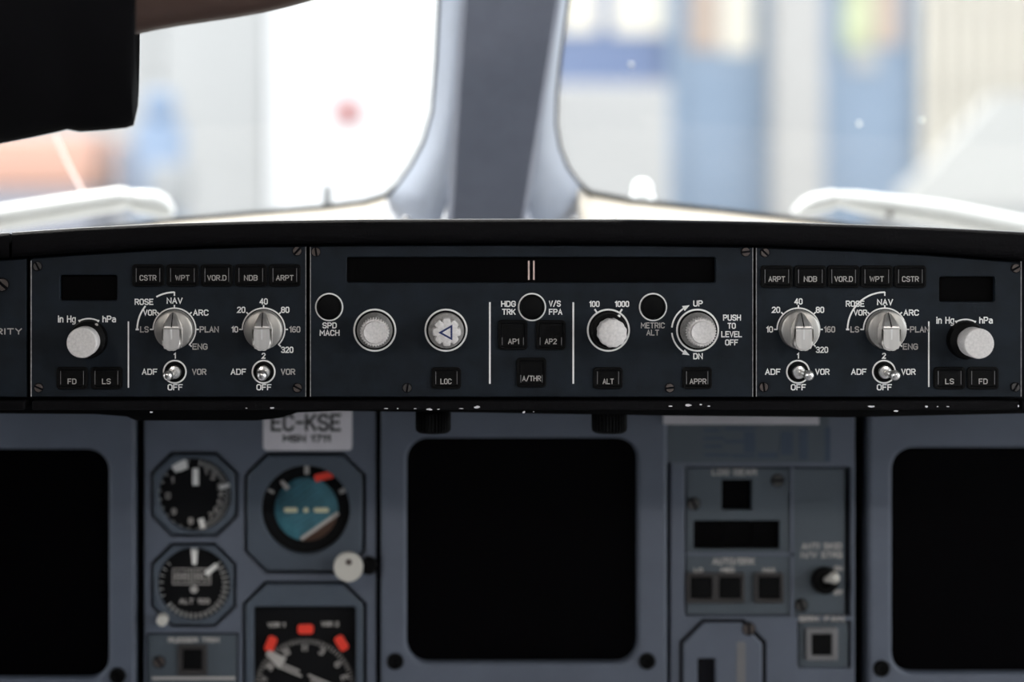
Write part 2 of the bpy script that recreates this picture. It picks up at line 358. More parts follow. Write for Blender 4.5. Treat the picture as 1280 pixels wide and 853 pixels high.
def push_button(cx, cy, wd, ht, body, lx, ly, lw, parent, lh=7.0, bars=True):
    x0, x1, y0, y1 = cx - wd / 2, cx + wd / 2, cy - ht / 2, cy + ht / 2
    b = plate('push_button', rrect(x0, y0, x1, y1, 4.5), -0.0016, 0.0022, 'black', parent, [rrect(x0 + 3.5, y0 + 3.5, x1 - 3.5, y1 - 3, 2)], 0.0003, label='black square push button reading ' + body)
    plate('button_cap', rrect(x0 + 4, y0 + 4, x1 - 4, y1 - 3.5, 1.5), -0.0010, 0.0016, 'black', b, bevel=0.0002)
    legend(body, lx, ly, lw, lh, b, 'dim', -0.0012, 1.05)
    if bars:
        for sx in (x0 + 5.2, x1 - 5.2):
            line(sx, y0 + (5 if ht < 32 else ht * 0.58), y1 - 6, b, 0.8, 'faint', -0.0012, 'light_bar')
    return b
def ring(cx, cy, r, parent, wd=2.0):
    bm = bmesh.new(); add_arc(bm, cx, cy, r, 0, 360, wd, -0.0001, 48); return flat('white_ring', bm, 'white', parent)

def selector(cx, cy, parent, turn=0.0, label=None):
    """round brushed skirt with a wedge grip whose nose slopes down to the pointer"""
    s = S(); c = at(cx, cy, 0)
    k = lathe('selector_knob', c, [(24.5*s, -0.0005), (24.5*s, 0.003), (23.6*s, 0.0065), (21*s, 0.0072)], 'skirt', parent, 48, label=label or 'brushed silver rotary selector knob')
    H, h0 = 0.0165, 0.0065
    bm = bmesh.new()
    arc = [(-12, -14), (-11, -19), (-7, -23), (0, -24.5), (7, -23), (11, -19), (12, -14)]
    top = [(-12, 5)] + arc + [(12, 5)]
    T = [bm.verts.new(c + Vector((u * s, -H, v * s))) for u, v in top]
    B = [bm.verts.new(c + Vector((u * s * 1.04, -h0, v * s))) for u, v in top]
    n = len(T)
    for i in range(n - 1): bm.faces.new((T[i], T[i + 1], B[i + 1], B[i]))
    bm.faces.new(T)
    nt_ = [bm.verts.new(c + Vector((u * s, -h0 - 0.0015, 22.5 * s))) for u in (-2.5, 2.5)]
    nb = [bm.verts.new(c + Vector((u * s, -h0 + 0.0005, 23 * s))) for u in (-2.5, 2.5)]
    bm.faces.new((T[0], T[-1], nt_[1], nt_[0])); bm.faces.new((nt_[0], nt_[1], nb[1], nb[0]))
    bm.faces.new((T[0], nt_[0], nb[0], B[0])); bm.faces.new((T[-1], B[-1], nb[1], nt_[1])); bm.faces.new(B[::-1] + [nb[0], nb[1]][::1])
    bmesh.ops.bevel(bm, geom=[e for e in bm.edges if e.calc_length() > 0.002], offset=0.0011, segments=3, affect='EDGES', clamp_overlap=True)
    obj('grip', bm, 'grip', k, 40)
    bm = bmesh.new()
    for q in ((0, 5.5, H + 0.00015, 22.5, h0 + 0.0017), ):
        a = [bm.verts.new(c + Vector((u * s, -q[2], q[1] * s))) for u in (-0.7, 0.7)]
        b = [bm.verts.new(c + Vector((u * s, -q[4], q[3] * s))) for u in (0.5, -0.5)]
        bm.faces.new(a + b)
    obj('pointer_line', bm, 'black', k, 0)
    bm = bmesh.new()
    vs2 = [bm.verts.new(c + Vector((u * s, -H - 0.0001, v * s))) for u, v in ((-0.9, 3), (0.9, 3), (0.9, -10), (-0.9, -10))]
    bm.faces.new(vs2); obj('index_line', bm, 'white', k, 0)
    if turn:
        for ch in k.children: pass
    return k
def toggle(cx, cy, dx, dy, parent):
    s = S(); c = at(cx, cy, 0)
    t = lathe('toggle_switch', c, [(12.8*s, 0), (12.8*s, 0.0006), (9.8*s, 0.0008), (9.8*s, 0.0022), (8.6*s, 0.0026), (8.0*s, 0.0010)], 'black', parent, 32, label='small metal bat toggle switch')
    lathe('bushing', c, [(8.6*s, 0.0008), (8.6*s, 0.0026), (7.4*s, 0.0036), (4.2*s, 0.0040), (3.5*s, 0.0032)], 'chrome', t, 28)
    tip = c + Vector((dx * s, -0.014, -dy * s)); d = (tip - c).normalized()
    tube('lever', [c + d * 0.001, c + d * 0.006, c + d * 0.011, c + d * 0.0135, c + d * 0.0152, c + d * 0.0162], [2.6*s, 3.4*s, 5.6*s, 6.6*s, 5.4*s, 2.2*s], 'chrome', t, 18)
    bm = bmesh.new(); add_arc(bm, cx, cy, 14.0, 0, 360, 2.0, -0.0001, 40); flat('white_ring', bm, 'white', t)
    return t
def knurl(n, d): return lambda a, i: 1 - d * (0.5 + 0.5 * math.cos(n * a))

# ================================================================ THE SETTING: cockpit shell
X0 = 0.08                                     # cabin centre line
def struct(o): o['kind'] = 'structure'; return o
struct(box('floor', (X0 - 1.1, -2.6, -1.18), (X0 + 1.1, 0.6, -1.14), 'carpet'))
struct(box('ceiling', (X0 - 1.1, -2.6, 0.50), (X0 + 1.1, 0.17, 0.54), 'lining'))
struct(box('wall_back', (X0 - 1.1, -2.64, -1.14), (X0 + 1.1, -2.6, 0.50), 'lining'))
for side, sg in (('left', -1), ('right', 1)):  # side walls with the sliding side windows
    xa, xb = sorted((X0 + sg * 1.06, X0 + sg * 1.10))
    bm = bmesh.new()
    add_box(bm, (xa, -2.6, -1.14), (xb, 0.6, -0.32)); add_box(bm, (xa, -2.6, 0.44), (xb, 0.17, 0.50))
    add_box(bm, (xa, -2.6, -0.32), (xb, -1.95, 0.44)); add_box(bm, (xa, 0.14, -0.32), (xb, 0.24, 0.44))
    add_box(bm, (xa, -0.72, -0.32), (xb, -0.66, 0.44))
    struct(obj('wall_' + side, bm, 'lining'))
    for n, (ya, yb) in enumerate(((-1.95, -0.72), (-0.66, 0.14))):
        wdw = struct(box('window_%d' % ((3 if sg < 0 else 5) + n), ((xa + xb) / 2 - 0.003, ya + 0.002, -0.318), ((xa + xb) / 2 + 0.003, yb - 0.002, 0.438), 'glass'))
        lp = bpy.data.lights.new('portal', 'AREA'); lp.shape = 'RECTANGLE'; lp.size = 0.75; lp.size_y = yb - ya; lp.cycles.is_portal = True
        po = bpy.data.objects.new('portal', lp); COL.objects.link(po); po.location = (xb + 0.01 if sg > 0 else xa - 0.01, (ya + yb) / 2, 0.06)
        po.rotation_euler = Vector((-sg, 0, 0)).to_track_quat('-Z', 'Y').to_euler()

oh = thing('overhead_panel', 'dark overhead switch panel on the cockpit ceiling above the glareshield', 'control panel', (X0, -0.3, 0.5))
box('panel_body', (X0 - 0.36, -0.85, 0.46), (X0 + 0.36, 0.05, 0.50), 'bezel', oh, 0.01)
for sg in (-1, 1):                             # two unseen ceiling lamps added to brighten the cockpit
    t = thing('fill_lamp', 'round added fill lamp on the ceiling ' + ('over the person' if sg < 0 else 'on the side without the person'), 'lamp', (X0 + sg * 0.62, -1.25, 0.50))
    lathe('housing', (X0 + sg * 0.62, -1.25, 0.47), [(0.085, 0.03), (0.085, 0.0), (0.07, -0.006), (0.066, 0.004)], 'lining', t, 32, axis='Z')
    lathe('lens', (X0 + sg * 0.62, -1.25, 0.466), [(0.064, 0.008), (0.055, 0.0), (0.03, -0.006), (0.008, -0.008)], 'fill_lens', t, 32, axis='Z')
    ld = bpy.data.lights.new('fill_light', 'AREA'); ld.shape = 'DISK'; ld.size = 0.12; ld.energy = 0.8; ld.color = (1, 0.94, 0.86)
    lo2 = bpy.data.objects.new('fill_light', ld); COL.objects.link(lo2); lo2.location = (X0 + sg * 0.62, -1.25, 0.452)
    lo2.rotation_euler = Vector((-sg * 0.35, 0.6, -0.7)).to_track_quat('-Z', 'Y').to_euler()

# windshields: tilted glass, dark seals, pale frames, dark centre post
def Yw(py, base=0.42): return base - 0.0003 * (270 - py)
def wpt(p, off=0.0): return at(p[0], p[1], Yw(p[1]) + off)
seal_l = [(566, -440), (550, 0), (546, 80), (541, 140), (530, 178), (514, 208), (497, 232), (482, 245), (455, 253), (400, 260), (330, 266), (215, 276), (100, 290), (-200, 318), (-640, 345)]
seal_r = [(742, -440), (709, 0), (700, 70), (695, 120), (694, 155), (699, 185), (709, 210), (722, 228), (737, 241), (790, 251), (870, 260), (960, 270), (1100, 287), (1400, 315), (1900, 345)]
for n, (sp, far) in enumerate(((seal_l, -640), (seal_r, 1900))):
    outline = sp + [(far, -440)]
    root = thing('window_%d' % (n + 1), None, None, wpt((sp[7][0], sp[7][1])), kind='structure')
    bm = bmesh.new(); bm.faces.new([bm.verts.new(wpt(p, 0.004)) for p in outline])
    r = bmesh.ops.triangulate(bm, faces=bm.faces[:])
    obj('pane', bm, 'glass', root, 0)
    tube('seal', [wpt(p) for p in sp], 0.0022, 'seal', root, 8)
    # lower sill: slopes from the seal down towards the glareshield
    bm = bmesh.new(); low = sp[7:]
    top = [wpt((p[0], p[1] + 1), 0.002) for p in low]
    nearp = [at(PX + (p[0] - PX) * 1.0, max(p[1] + 45, 310), 0.32) for p in low]
    add_loft(bm, [top, nearp, [q - Vector((0, 0, 0.01)) for q in nearp], [q - Vector((0, 0, 0.012)) for q in top]], cap=False, closed=False)
    obj('window_sill', bm, 'sill', root, 30)
post = thing('trim_1', None, None, at(613, 275, 0.31), kind='structure')
bm = bmesh.new()
lo_, ro_ = [(606, -440), (577, 0), (569, 120), (563, 215), (558, 300)], [(768, -440), (702, 0), (683, 120), (668, 215), (655, 300)]
rings = []
for (a, b) in zip(lo_, ro_):
    Y = Yw(a[1], 0.325); A, B = at(a[0], a[1], Y), at(b[0], b[1], Y)
    e = Vector((0.004, 0, 0)); k = Vector((0, 0.006, 0)); dp = Vector((0, 0.05, 0))
    rings.append([A + k, A + e, B - e, B + k, B + dp, A + dp])
add_loft(bm, rings); obj('post_cover', bm, 'post', post, 50)
rev_l = ([(566, -440), (550, 0), (546, 80), (541, 140), (530, 178), (514, 208), (497, 232), (484, 248), (487, 262), (500, 282)], [(612, -440), (580, 0), (574, 80), (570, 140), (566, 190), (563, 225), (560, 248), (557, 262), (552, 276), (545, 290)])
rev_r = ([(742, -440), (709, 0), (700, 70), (695, 120), (694, 155), (699, 185), (709, 210), (722, 228), (735, 244), (730, 280)], [(762, -440), (700, 0), (690, 70), (682, 120), (676, 160), (671, 195), (666, 225), (662, 248), (664, 270), (676, 290)])
for outer, inner in (rev_l, rev_r):            # pale frame castings sweeping from the post to the glass
    bm = bmesh.new(); rows = []
    for f in [i / 7 for i in range(8)]:
        row = []
        for o_, i_ in zip(outer, inner):
            x, y = o_[0] + (i_[0] - o_[0]) * f, o_[1] + (i_[1] - o_[1]) * f
            row.append(at(x, y, Yw(y, 0.418) - 0.070 * (1 - (1 - f) ** 1.6)))
        rows.append(row)
    rows.append([q + Vector((0, 0.05, 0)) for q in rows[-1]])
    add_loft(bm, rows, cap=False, closed=False); obj('window_frame', bm, 'reveal', post, 60)

# ================================================================ GLARESHIELD
gs = thing('glareshield', 'black padded glareshield with a curved rim above the control panels', 'glareshield', at(664, 300, 0.02))
def interp(tab, x):
    for (xa, ya), (xb, yb) in zip(tab, tab[1:]):
        if x <= xb: return ya + (yb - ya) * (x - xa) / (xb - xa)
    return tab[-1][1]
topc = [(-700, 350), (-300, 318), (12, 292), (100, 286), (200, 281), (320, 277.5), (450, 275.5), (640, 275), (800, 275.5), (940, 278), (1060, 281.5), (1170, 285.5), (1280, 291), (1600, 312), (2000, 350)]
botc = [(-700, 372), (-300, 345), (12, 322), (100, 316), (200, 310), (320, 306), (450, 304.5), (640, 304), (800, 304.5), (940, 306.5), (1060, 311), (1170, 317), (1280, 326), (1600, 346), (2000, 372)]
def rim_ring(x):
    t, b = interp(topc, x), interp(botc, x)
    q = []
    for Y, f in ((0.035, 1.06), (0.012, 1.0), (-0.004, 0.97), (-0.010, 0.86), (-0.0115, 0.6), (-0.0110, 0.3), (-0.0100, 0.10), (-0.0092, 0.035), (-0.0080, 0.0)):
        q.append(at(x, t + (b - t) * f, Y))
    e = at(x, t, -0.008)
    q.append(Vector((e.x, 0.02, e.z - 0.0020))); q.append(Vector((e.x, 0.33, e.z - 0.065))); q.append(Vector((e.x, 0.33, e.z - 0.09))); q.append(Vector((e.x, 0.035, q[0].z - 0.004)))
    return q
def rim_piece(xa, xb, n): obj('rim', add_loft(bmesh.new(), [rim_ring(xa + (xb - xa) * i / n) for i in range(n + 1)]), 'leather', gs, 55)
rim_piece(15, 1990, 120); rim_piece(-700, 11.5, 24)
for xa, xb in ((15, 1990), (-700, 11.5)):       # thin grey tube added for the bright light line on the crest
    obj('crest_highlight', add_tube(bmesh.new(), [at(xa + (xb - xa) * i / 90, interp(topc, xa + (xb - xa) * i / 90) - 0.3, -0.0078) for i in range(91)], 0.00045, 8), 'crest_light', gs, 60)
# carrier behind the control panels, and the lower lip
plate('carrier', rrect(-500, 300, 1700, 512), 0.012, 0.05, 'gap', gs)
def lip(xa, xb, y0=501.5, y1=513): plate('lower_lip', rrect(xa, y0, xb, y1, 2), -0.002, 0.03, 'leather', gs, bevel=0.001)
lip(40, 1274); lip(-400, 31); lip(1277.5, 1700)
plate('shroud', [(-400, 500), (1700, 500), (1700, 517), (1280, 517), (1060, 522), (840, 520), (600, 516), (420, 514), (372, 516), (350, 523), (320, 526), (170, 526), (158, 521), (120, 518), (-400, 514)], 0.06, 0.05, 'black', gs)
chips = [(189, 515.6, 4, 2), (308, 510.5, 2.2, 1.6), (340, 510.2, 4.5, 2.2), (483, 511, 5, 1), (497, 511, 2, 1.4), (519, 511, 3, 1), (537, 512, 6, 2.4), (548, 512, 3, 1.4), (596, 509.5, 7, 3), (577, 511, 5, 1), (655, 515.5, 3, 2.4), (667, 515, 1.8, 1), (838, 508, 5, 1.2), (860, 507, 7, 2.6), (876, 506, 3, 1.6), (886, 508, 3, 1.4), (1089, 508.5, 7, 2.4), (1120, 514, 6, 1.8), (1158, 508.5, 3.5, 2.2), (1172, 508.5, 2, 1.2), (1185, 508.5, 3.5, 1.6), (1273, 508, 1.5, 2.5)]
for x, y, a, b in chips:
    bm = bmesh.new(); Y = -0.0026 if y < 512.5 else -0.0022
    bm.faces.new([bm.verts.new(at(x + a * 0.7 * math.cos(t) * random.uniform(.6, 1.1), y + b * 0.7 * math.sin(t) * random.uniform(.5, 1.1), Y)) for t in [2 * PI * k / 9 for k in range(9)]])
    obj('worn_chip', bm, 'placard', gs, 0)

# ================================================================ CONTROL PANELS UNDER THE GLARESHIELD
GRP = 'control panels set side by side under the glareshield'
def control_panel(label, outline, holes):
    xs = [p[0] for p in outline]
    t = thing('control_panel', label, 'control panel', at((min(xs) + max(xs)) / 2, 498, 0.005), GRP)
    plate('faceplate', outline, 0.0, 0.010, 'panel', t, holes, 0.0006)
    return t
def arch(xa, xb, dy=3.0, n=12): return [(xa + (xb - xa) * i / n, interp(botc, xa + (xb - xa) * i / n) + dy) for i in range(n + 1)]

wl = control_panel('narrow grey blue panel end lettered ORITY, left of the barometer panel', arch(-160, 33) + [(33, 496.5), (-160, 496.5)], [])
screw(3, 356, wl, r=8, m='rust', ang=0.7); legend('PRIORITY', -6, 414.5, 67, 8, wl, 'dim')

efl_holes = [rrect(75, 344, 146.5, 376, 3)]
el = control_panel('grey blue control panel with CSTR button first and a range selector beside the centre panel', arch(38.5, 382.5) + [(382.5, 496.5), (38.5, 496.5)], efl_holes)
er_holes = [rrect(1174, 346, 1243.5, 377.5, 3)]
er = control_panel('grey blue control panel with ARPT button first and barometer knob at its outer end', arch(945, 1277) + [(1277, 496.5), (945, 496.5)], er_holes)
fc = control_panel('wide autopilot control panel with long black display and two twin divider lines', arch(387.5, 941.5) + [(941.5, 496.5), (387.5, 496.5)], [rrect(433.5, 321.5, 894.5, 353.5, 2.5)])
for p, r_ in ((el, (73, 342, 149, 378)), (er, (1172, 344, 1246, 380)), (fc, (431, 319, 897, 356))):
    plate('display_window', rrect(*r_), 0.004, 0.003, 'lcd', p, label='dark recessed display window')
for x in (661, 667.3): line(x, 326, 350, fc, 2.0, 'dot', 0.0038, 'display_bar')
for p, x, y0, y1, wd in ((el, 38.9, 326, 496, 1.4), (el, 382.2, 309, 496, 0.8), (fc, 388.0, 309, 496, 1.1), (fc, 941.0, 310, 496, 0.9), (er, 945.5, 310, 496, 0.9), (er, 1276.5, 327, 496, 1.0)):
    plate('edge_highlight', rrect(x - wd / 2, y0, x + wd / 2, y1), -0.0002, 0.0012, 'edge', p)  # pale strips painting the highlight on the panel side edges
for p, sc in ((el, ((47, 333), (48.5, 485), (371.5, 314), (372, 485))), (er, ((1269.5, 335.5), (1269, 484), (956, 316), (954.5, 484))), (fc, ((395, 315), (932, 315), (509, 485), (837, 485)))):
    for x, y in sc: screw(x, y, p, r=5.6, m='rust' if random.random() < .4 else 'screw')

def efis(p, kn, rg, baro, btn, byl, low, sw, dx):
    """one EFIS panel: mode selector kn, range selector rg, barometer knob baro"""
    for x, t, lw in btn: push_button(x, byl - 3, 40, 28, t, x, byl, lw, p, 7)
    for x, t in low: push_button(x, 473, 39, 28, t, x, 477, 11, p, 7)
    bx, by, inx, hpx, ly = baro
    s = S(); c = at(bx, by, 0)
    k = lathe('barometer_knob', c, [(24*s, 0), (24*s, 0.002), (22.5*s, 0.006), (16*s, 0.0075), (15*s, 0.004)], 'black', p, 40, label='barometer knob with a black skirt and pale cap')
    lathe('knob_cap', c, [(14*s, 0.005), (15.5*s, 0.010), (17.5*s, 0.0125), (18.4*s, 0.014), (18.7*s, 0.0265), (18.2*s, 0.0275), (17.4*s, 0.0279)], 'cap', k, 48)
    lathe('index_dot', at(bx + 9.5, by - 17.5, -0.0055), [(2.2*s, 0), (2.2*s, 0.0006), (1.5*s, 0.0008)], 'dim', k, 12)
    bm = bmesh.new(); add_arc(bm, bx, by, 25.5, 62, 118, 1.8, -0.0001); add_tick(bm, bx, by, 118, 22.5, 27, 1.8, -0.0001); add_tick(bm, bx, by, 62, 22.5, 27, 1.8, -0.0001); flat('scale_arc', bm, 'white', p)
    legend('in Hg', inx, ly, 22.5, 9, p); legend('hPa', hpx, ly, 17, 8.5, p)
    # mode selector
    kx, ky = kn; selector(kx, ky, p)
    bm = bmesh.new(); add_arc(bm, kx, ky, 26.6, -45, 180, 1.8, -0.0001, 40)
    for a in (180, 135, 90, 45, 0, -45): add_tick(bm, kx, ky, a, 26, 30.5, 1.8, -0.0001)
    flat('scale_arc', bm, 'white', p)
    bm = bmesh.new(); add_arc(bm, kx, ky, 46.5, 119.01 if dx else 141, 180, 2.1, -0.0001); add_tick(bm, kx, ky, 180, 44.5, 48.5, 2.2, -0.0001)
    add_arc(bm, kx, ky, 46.5, 90, 119, 2.1, -0.0001); add_tick(bm, kx, ky, 90, 42, 47, 1.8, -0.0001); flat('rose_arc', bm, 'white', p)
    o = dx
    legend('ROSE', kx - 38 + o * 0.3, ky - 34.5 + o * 0.8, 23.5, 7.8, p); legend('NAV', kx + 0.3, ky - 36 + o * 0.6, 20, 7.8, p); legend('VOR', kx - 30.5, ky - 21, 17, 7.6, p)
    legend('ARC', kx + 33, ky - 21, 19.5, 7.8, p); legend('LS', kx - 37.5, ky, 11, 7.8, p, 'dim'); legend('PLAN', kx + 43.5, ky, 24, 7.8, p, 'dim'); legend('ENG', kx + 32, ky + 21.5, 19, 7.8, p, 'dim')
    # range selector
    kx, ky = rg; selector(kx, ky, p)
    bm = bmesh.new(); add_arc(bm, kx, ky, 26.6, -45, 180, 1.8, -0.0001, 40)
    for a in (180, 135, 90, 45, 0, -45): add_tick(bm, kx, ky, a, 26, 30.5, 1.8, -0.0001)
    flat('scale_arc', bm, 'white', p)
    for t, ax, ay, lw, mm in (('40', 0, -35, 10.5, 'white'), ('20', -28, -24.5, 10.5, 'white'), ('80', 27, -24.5, 10.5, 'white'), ('10', -36, 0, 8.5, 'white'), ('160', 39, 0, 14, 'dim'), ('320', 29.5, 25.5, 15.5, 'white')):
        legend(t, kx + ax, ky + ay, lw, 7.8, p, mm)
    for num, x, ddx in sw:
        toggle(x, 465, ddx, 2, p)
        legend(num, x, 445, 3.8 if num == '1' else 5, 7.4, p)
        legend('ADF', x - 31.5, 465, 19.5, 7.8, p); legend('VOR', x + 30.5, 465, 18, 7.8, p, 'dim' if dx == 0 else 'white'); legend('OFF', x + 0.5, 484.3, 19, 7.8, p)
efis(el, (218, 412), (329.5, 412), (111, 424, 83.5, 136.5, 399), [(185, 'CSTR', 21), (228, 'WPT', 18), (271, 'VOR.D', 24), (313.5, 'NDB', 17), (356, 'ARPT', 22)], 347.5, [(90, 'FD'), (133, 'LS')], [('1', 218.5, -6), ('2', 329.5, 0)], 0)
efis(er, (1106, 412), (998, 412), (1207, 425, 1181.5, 1232.5, 400.5), [(971, 'ARPT', 21), (1013, 'NDB', 16.5), (1054.5, 'VOR.D', 23), (1096, 'WPT', 18), (1138, 'CSTR', 21)], 349, [(1187, 'LS'), (1229, 'FD')], [('1', 997.5, 9), ('2', 1105, 8)], 3)
line(160.5, 402, 485, el); line(1161, 402, 484, er); line(612.3, 378, 480, fc, 2.2); line(716.6, 378, 480, fc, 2.2)

for x in (411.5, 665, 816.3):                   # blank round push buttons
    s = S()
    b = lathe('round_button', at(x, 384, 0), [(15.8*s, 0), (15.8*s, 0.0010), (14.2*s, 0.0014), (13.4*s, 0.0008), (12*s, 0.0010)], 'black', fc, 40, label='black round push button in a white ring')
    bm = bmesh.new(); add_arc(bm, x, 384, 16.6, 0, 360, 2.2, -0.0001, 48); flat('white_ring', bm, 'white', b)
for t, x, y, lw, lh in (('SPD', 412, 407, 18, 7.6), ('MACH', 412, 416.3, 25, 7.6), ('HDG', 635.5, 380, 18.5, 7.6), ('TRK', 636, 390, 17, 7.6), ('V/S', 693.5, 379.7, 15, 7.8), ('FPA', 694.5, 390, 17, 7.6),
                     ('100', 743, 380.2, 13, 7.6), ('1000', 777.5, 380.2, 18, 7.6), ('UP', 872.5, 379.5, 12, 7.8), ('DN', 872.5, 445.5, 12, 7.8),
                     ('PUSH', 915, 397.3, 22.5, 7.8), ('TO', 914.5, 407.5, 10.5, 7.6), ('LEVEL', 914.5, 418, 26, 7.8), ('OFF', 914.5, 428.3, 16.5, 7.6)):
    legend(t, x, y, lw, lh, fc)
legend('METRIC', 816, 407, 30, 7.4, fc, 'dim', bold=1.2); legend('ALT', 816, 416, 16, 7.4, fc, 'dim', bold=1.2)
for cx, cy, wd, ht, t, lx, ly, lw in ((558, 473, 37, 27, 'LOC', 557.5, 477, 14), (641, 419, 37, 37, 'AP1', 642, 427, 14), (688.5, 419, 37, 37, 'AP2', 688.5, 427, 15), (664.3, 466, 37, 37, 'A/THR', 664.5, 473.3, 23.5), (760, 473, 37, 27, 'ALT', 760.3, 477, 14), (871.5, 473, 37, 27, 'APPR', 872.5, 477, 21)):
    push_button(cx, cy, wd, ht, t, lx, ly, lw, fc, 7)
def big_knob(cx, cy, kind):
    s = S(); c = at(cx, cy, 0)
    k = lathe('rotary_knob', c, [(24.2*s, -0.0005), (24.2*s, 0.0006), (22.8*s, 0.0008)], 'black', fc, 48, label='round autopilot setting knob in a white ring')
    bm = bmesh.new(); add_arc(bm, cx, cy, 25.8, 0, 360, 2.2, -0.0001, 56); flat('white_ring', bm, 'white', k)
    if kind in 'kt':
        lathe('skirt', c, [(22.3*s, 0.0004), (22.3*s, 0.0022), (21*s, 0.0034), (17.6*s, 0.0075), (14*s, 0.0076)], 'capdark', k, 48)
        lathe('knurled_grip', c, [(17.2*s, 0.007), (18.2*s, 0.0085), (18.2*s, 0.0165), (17.2*s, 0.0172), (14.6*s, 0.0170), (14.6*s, 0.0150)], 'cap', k, 192, knurl(32, 0.10), smooth=50)
        lathe('knob_cap', c, [(13.9*s, 0.0145), (13.9*s, 0.0182), (13.3*s, 0.0188), (12*s, 0.0186)], 'cap', k, 40)
    elif kind == 'h':
        lathe('skirt', c, [(22.3*s, 0.0004), (22.3*s, 0.0030), (21.6*s, 0.0042), (16*s, 0.0050)], 'capdark', k, 48)
        lathe('lobed_cap', c, [(17.4*s, 0.005), (17.4*s, 0.0145), (16.8*s, 0.0152), (15.8*s, 0.0154)], 'cap', k, 160,
              lambda a, i: 1 - 0.20 * max(0, math.cos(8 * a + PI)) ** 3, smooth=50)
        Y = -0.01552; bm = bmesh.new(); z = D0 / (D0 + Y)
        P = [(-10.5, 0.5), (7, -9.5), (7, 10)]; Q = [(-5.6, 0.5), (4.8, -5.8), (4.8, 6.3)]
        ff = lambda p: at(PX + (cx - PX) / z + p[0], PY + (cy - PY) / z + p[1], Y)
        pv = [bm.verts.new(at(cx, cy, 0) + Vector((p[0]*s, Y, -p[1]*s))) for p in P]; qv = [bm.verts.new(at(cx, cy, 0) + Vector((p[0]*s, Y, -p[1]*s))) for p in Q]
        for i in range(3): bm.faces.new((pv[i], pv[(i + 1) % 3], qv[(i + 1) % 3], qv[i]))
        obj('blue_triangle', bm, 'blue', k, 0, 'blue triangle outline')
    else:
        lathe('skirt', c, [(22.6*s, 0.0004), (22.6*s, 0.002), (21*s, 0.0052), (17*s, 0.006), (16*s, 0.003)], 'black', k, 48)
        lathe('knob_cap', c, [(15.5*s, 0.003), (16.5*s, 0.010), (17.6*s, 0.012), (17.8*s, 0.0235), (17.2*s, 0.0242), (16.6*s, 0.0244)], 'cap', k, 72, knurl(12, 0.05), smooth=40)
        bm = bmesh.new()
        add_lathe(bm, at(cx + 13, cy - 17.5, -0.0042), [(2.3*s, 0), (2.0*s, 0.0006), (1.2*s, 0.0008)], 10); obj('index_dot', bm, 'white', k)
        bm = bmesh.new()
        for a in (57, 123): add_tick(bm, cx, cy, a, 26, 31.5, 2.2, -0.0001)
        flat('scale_ticks', bm, 'white', k)
    return k
big_knob(468.5, 413, 'k'); big_knob(557.5, 413, 'h'); big_knob(760.5, 413, 'a'); big_knob(872, 413, 't')
for sg in (1, -1):                             # curved arrows beside the last knob
    bm = bmesh.new(); add_arc(bm, 872, 413, 32.3, 180 - 6 * sg, 180 - 58 * sg, 2.0, -0.0001, 20) if sg > 0 else add_arc(bm, 872, 413, 32.3, 238, 186, 2.0, -0.0001, 20)
    a = math.radians(180 - 62 * sg); tx, ty = 872 + 32.3 * math.cos(a), 413 - 32.3 * math.sin(a)
    dx, dy = math.sin(a) * sg, math.cos(a) * sg
    add_flat(bm, [(tx + dx * 6, ty + dy * 6), (tx - dx * 3 - dy * 3.6, ty - dy * 3 + dx * 3.6), (tx - dx * 3 + dy * 3.6, ty - dy * 3 - dx * 3.6)], -0.0001)
    flat('curved_arrow', bm, 'white', fc)

# knurled lamp knobs hanging under the glareshield
for x in (541.5, 761.5):
    Y = 0.075; s = S(Y); c = at(x, 541, Y)
    k = lathe('dimmer_knob', c, [(18*s, 0), (21.5*s, 0.0012), (22.2*s, 0.003), (22.2*s, 0.0125), (20*s, 0.0135)], 'black', None, 132, knurl(33, 0.07), axis='Z', smooth=50)
    lathe('shaft', c + Vector((0, 0, 0.013)), [(8*s, 0), (8*s, 0.012)], 'screw', k, 16, axis='Z')
    tag(k, 'knurled black knob hanging under the glareshield ' + ('above the centre screen, nearer the white registration placard' if x < 600 else 'above the centre screen, nearer the landing gear panel'), 'knob', 'knurled knobs under the glareshield')

# ================================================================ MAIN INSTRUMENT PANEL (one level deeper into the cockpit)
YM = 0.195
sm = S(YM)
ip = thing('instrument_panel', 'slate blue main instrument panel board below the glareshield', 'instrument panel', at(640, 1100, YM + 0.01))
plate('backing_board', rrect(-900, 470, 2200, 1250), YM + 0.030, 0.02, 'gap', ip)
plate('panel_section', rrect(180, 480, 470, 1200, 3), YM, 0.02, 'slate', ip, bevel=0.001, holes=[octa(188, 565, 297, 672, 26), octa(188, 679, 295, 785, 26), octa(305, 566, 457, 718, 28), octa(303, 727, 458, 920, 28), rrect(182.5, 792, 298, 920, 2)])
plate('panel_section', rrect(838, 480, 1069, 1200, 3), YM, 0.02, 'slate', ip, bevel=0.001, holes=[rrect(855, 583, 1065, 836, 2), octa(850, 775, 958, 1000, 26)] if False else [rrect(856, 584, 1064, 771, 2), rrect(997, 777, 1064, 836, 2)])
for sx in (456, 469): pass

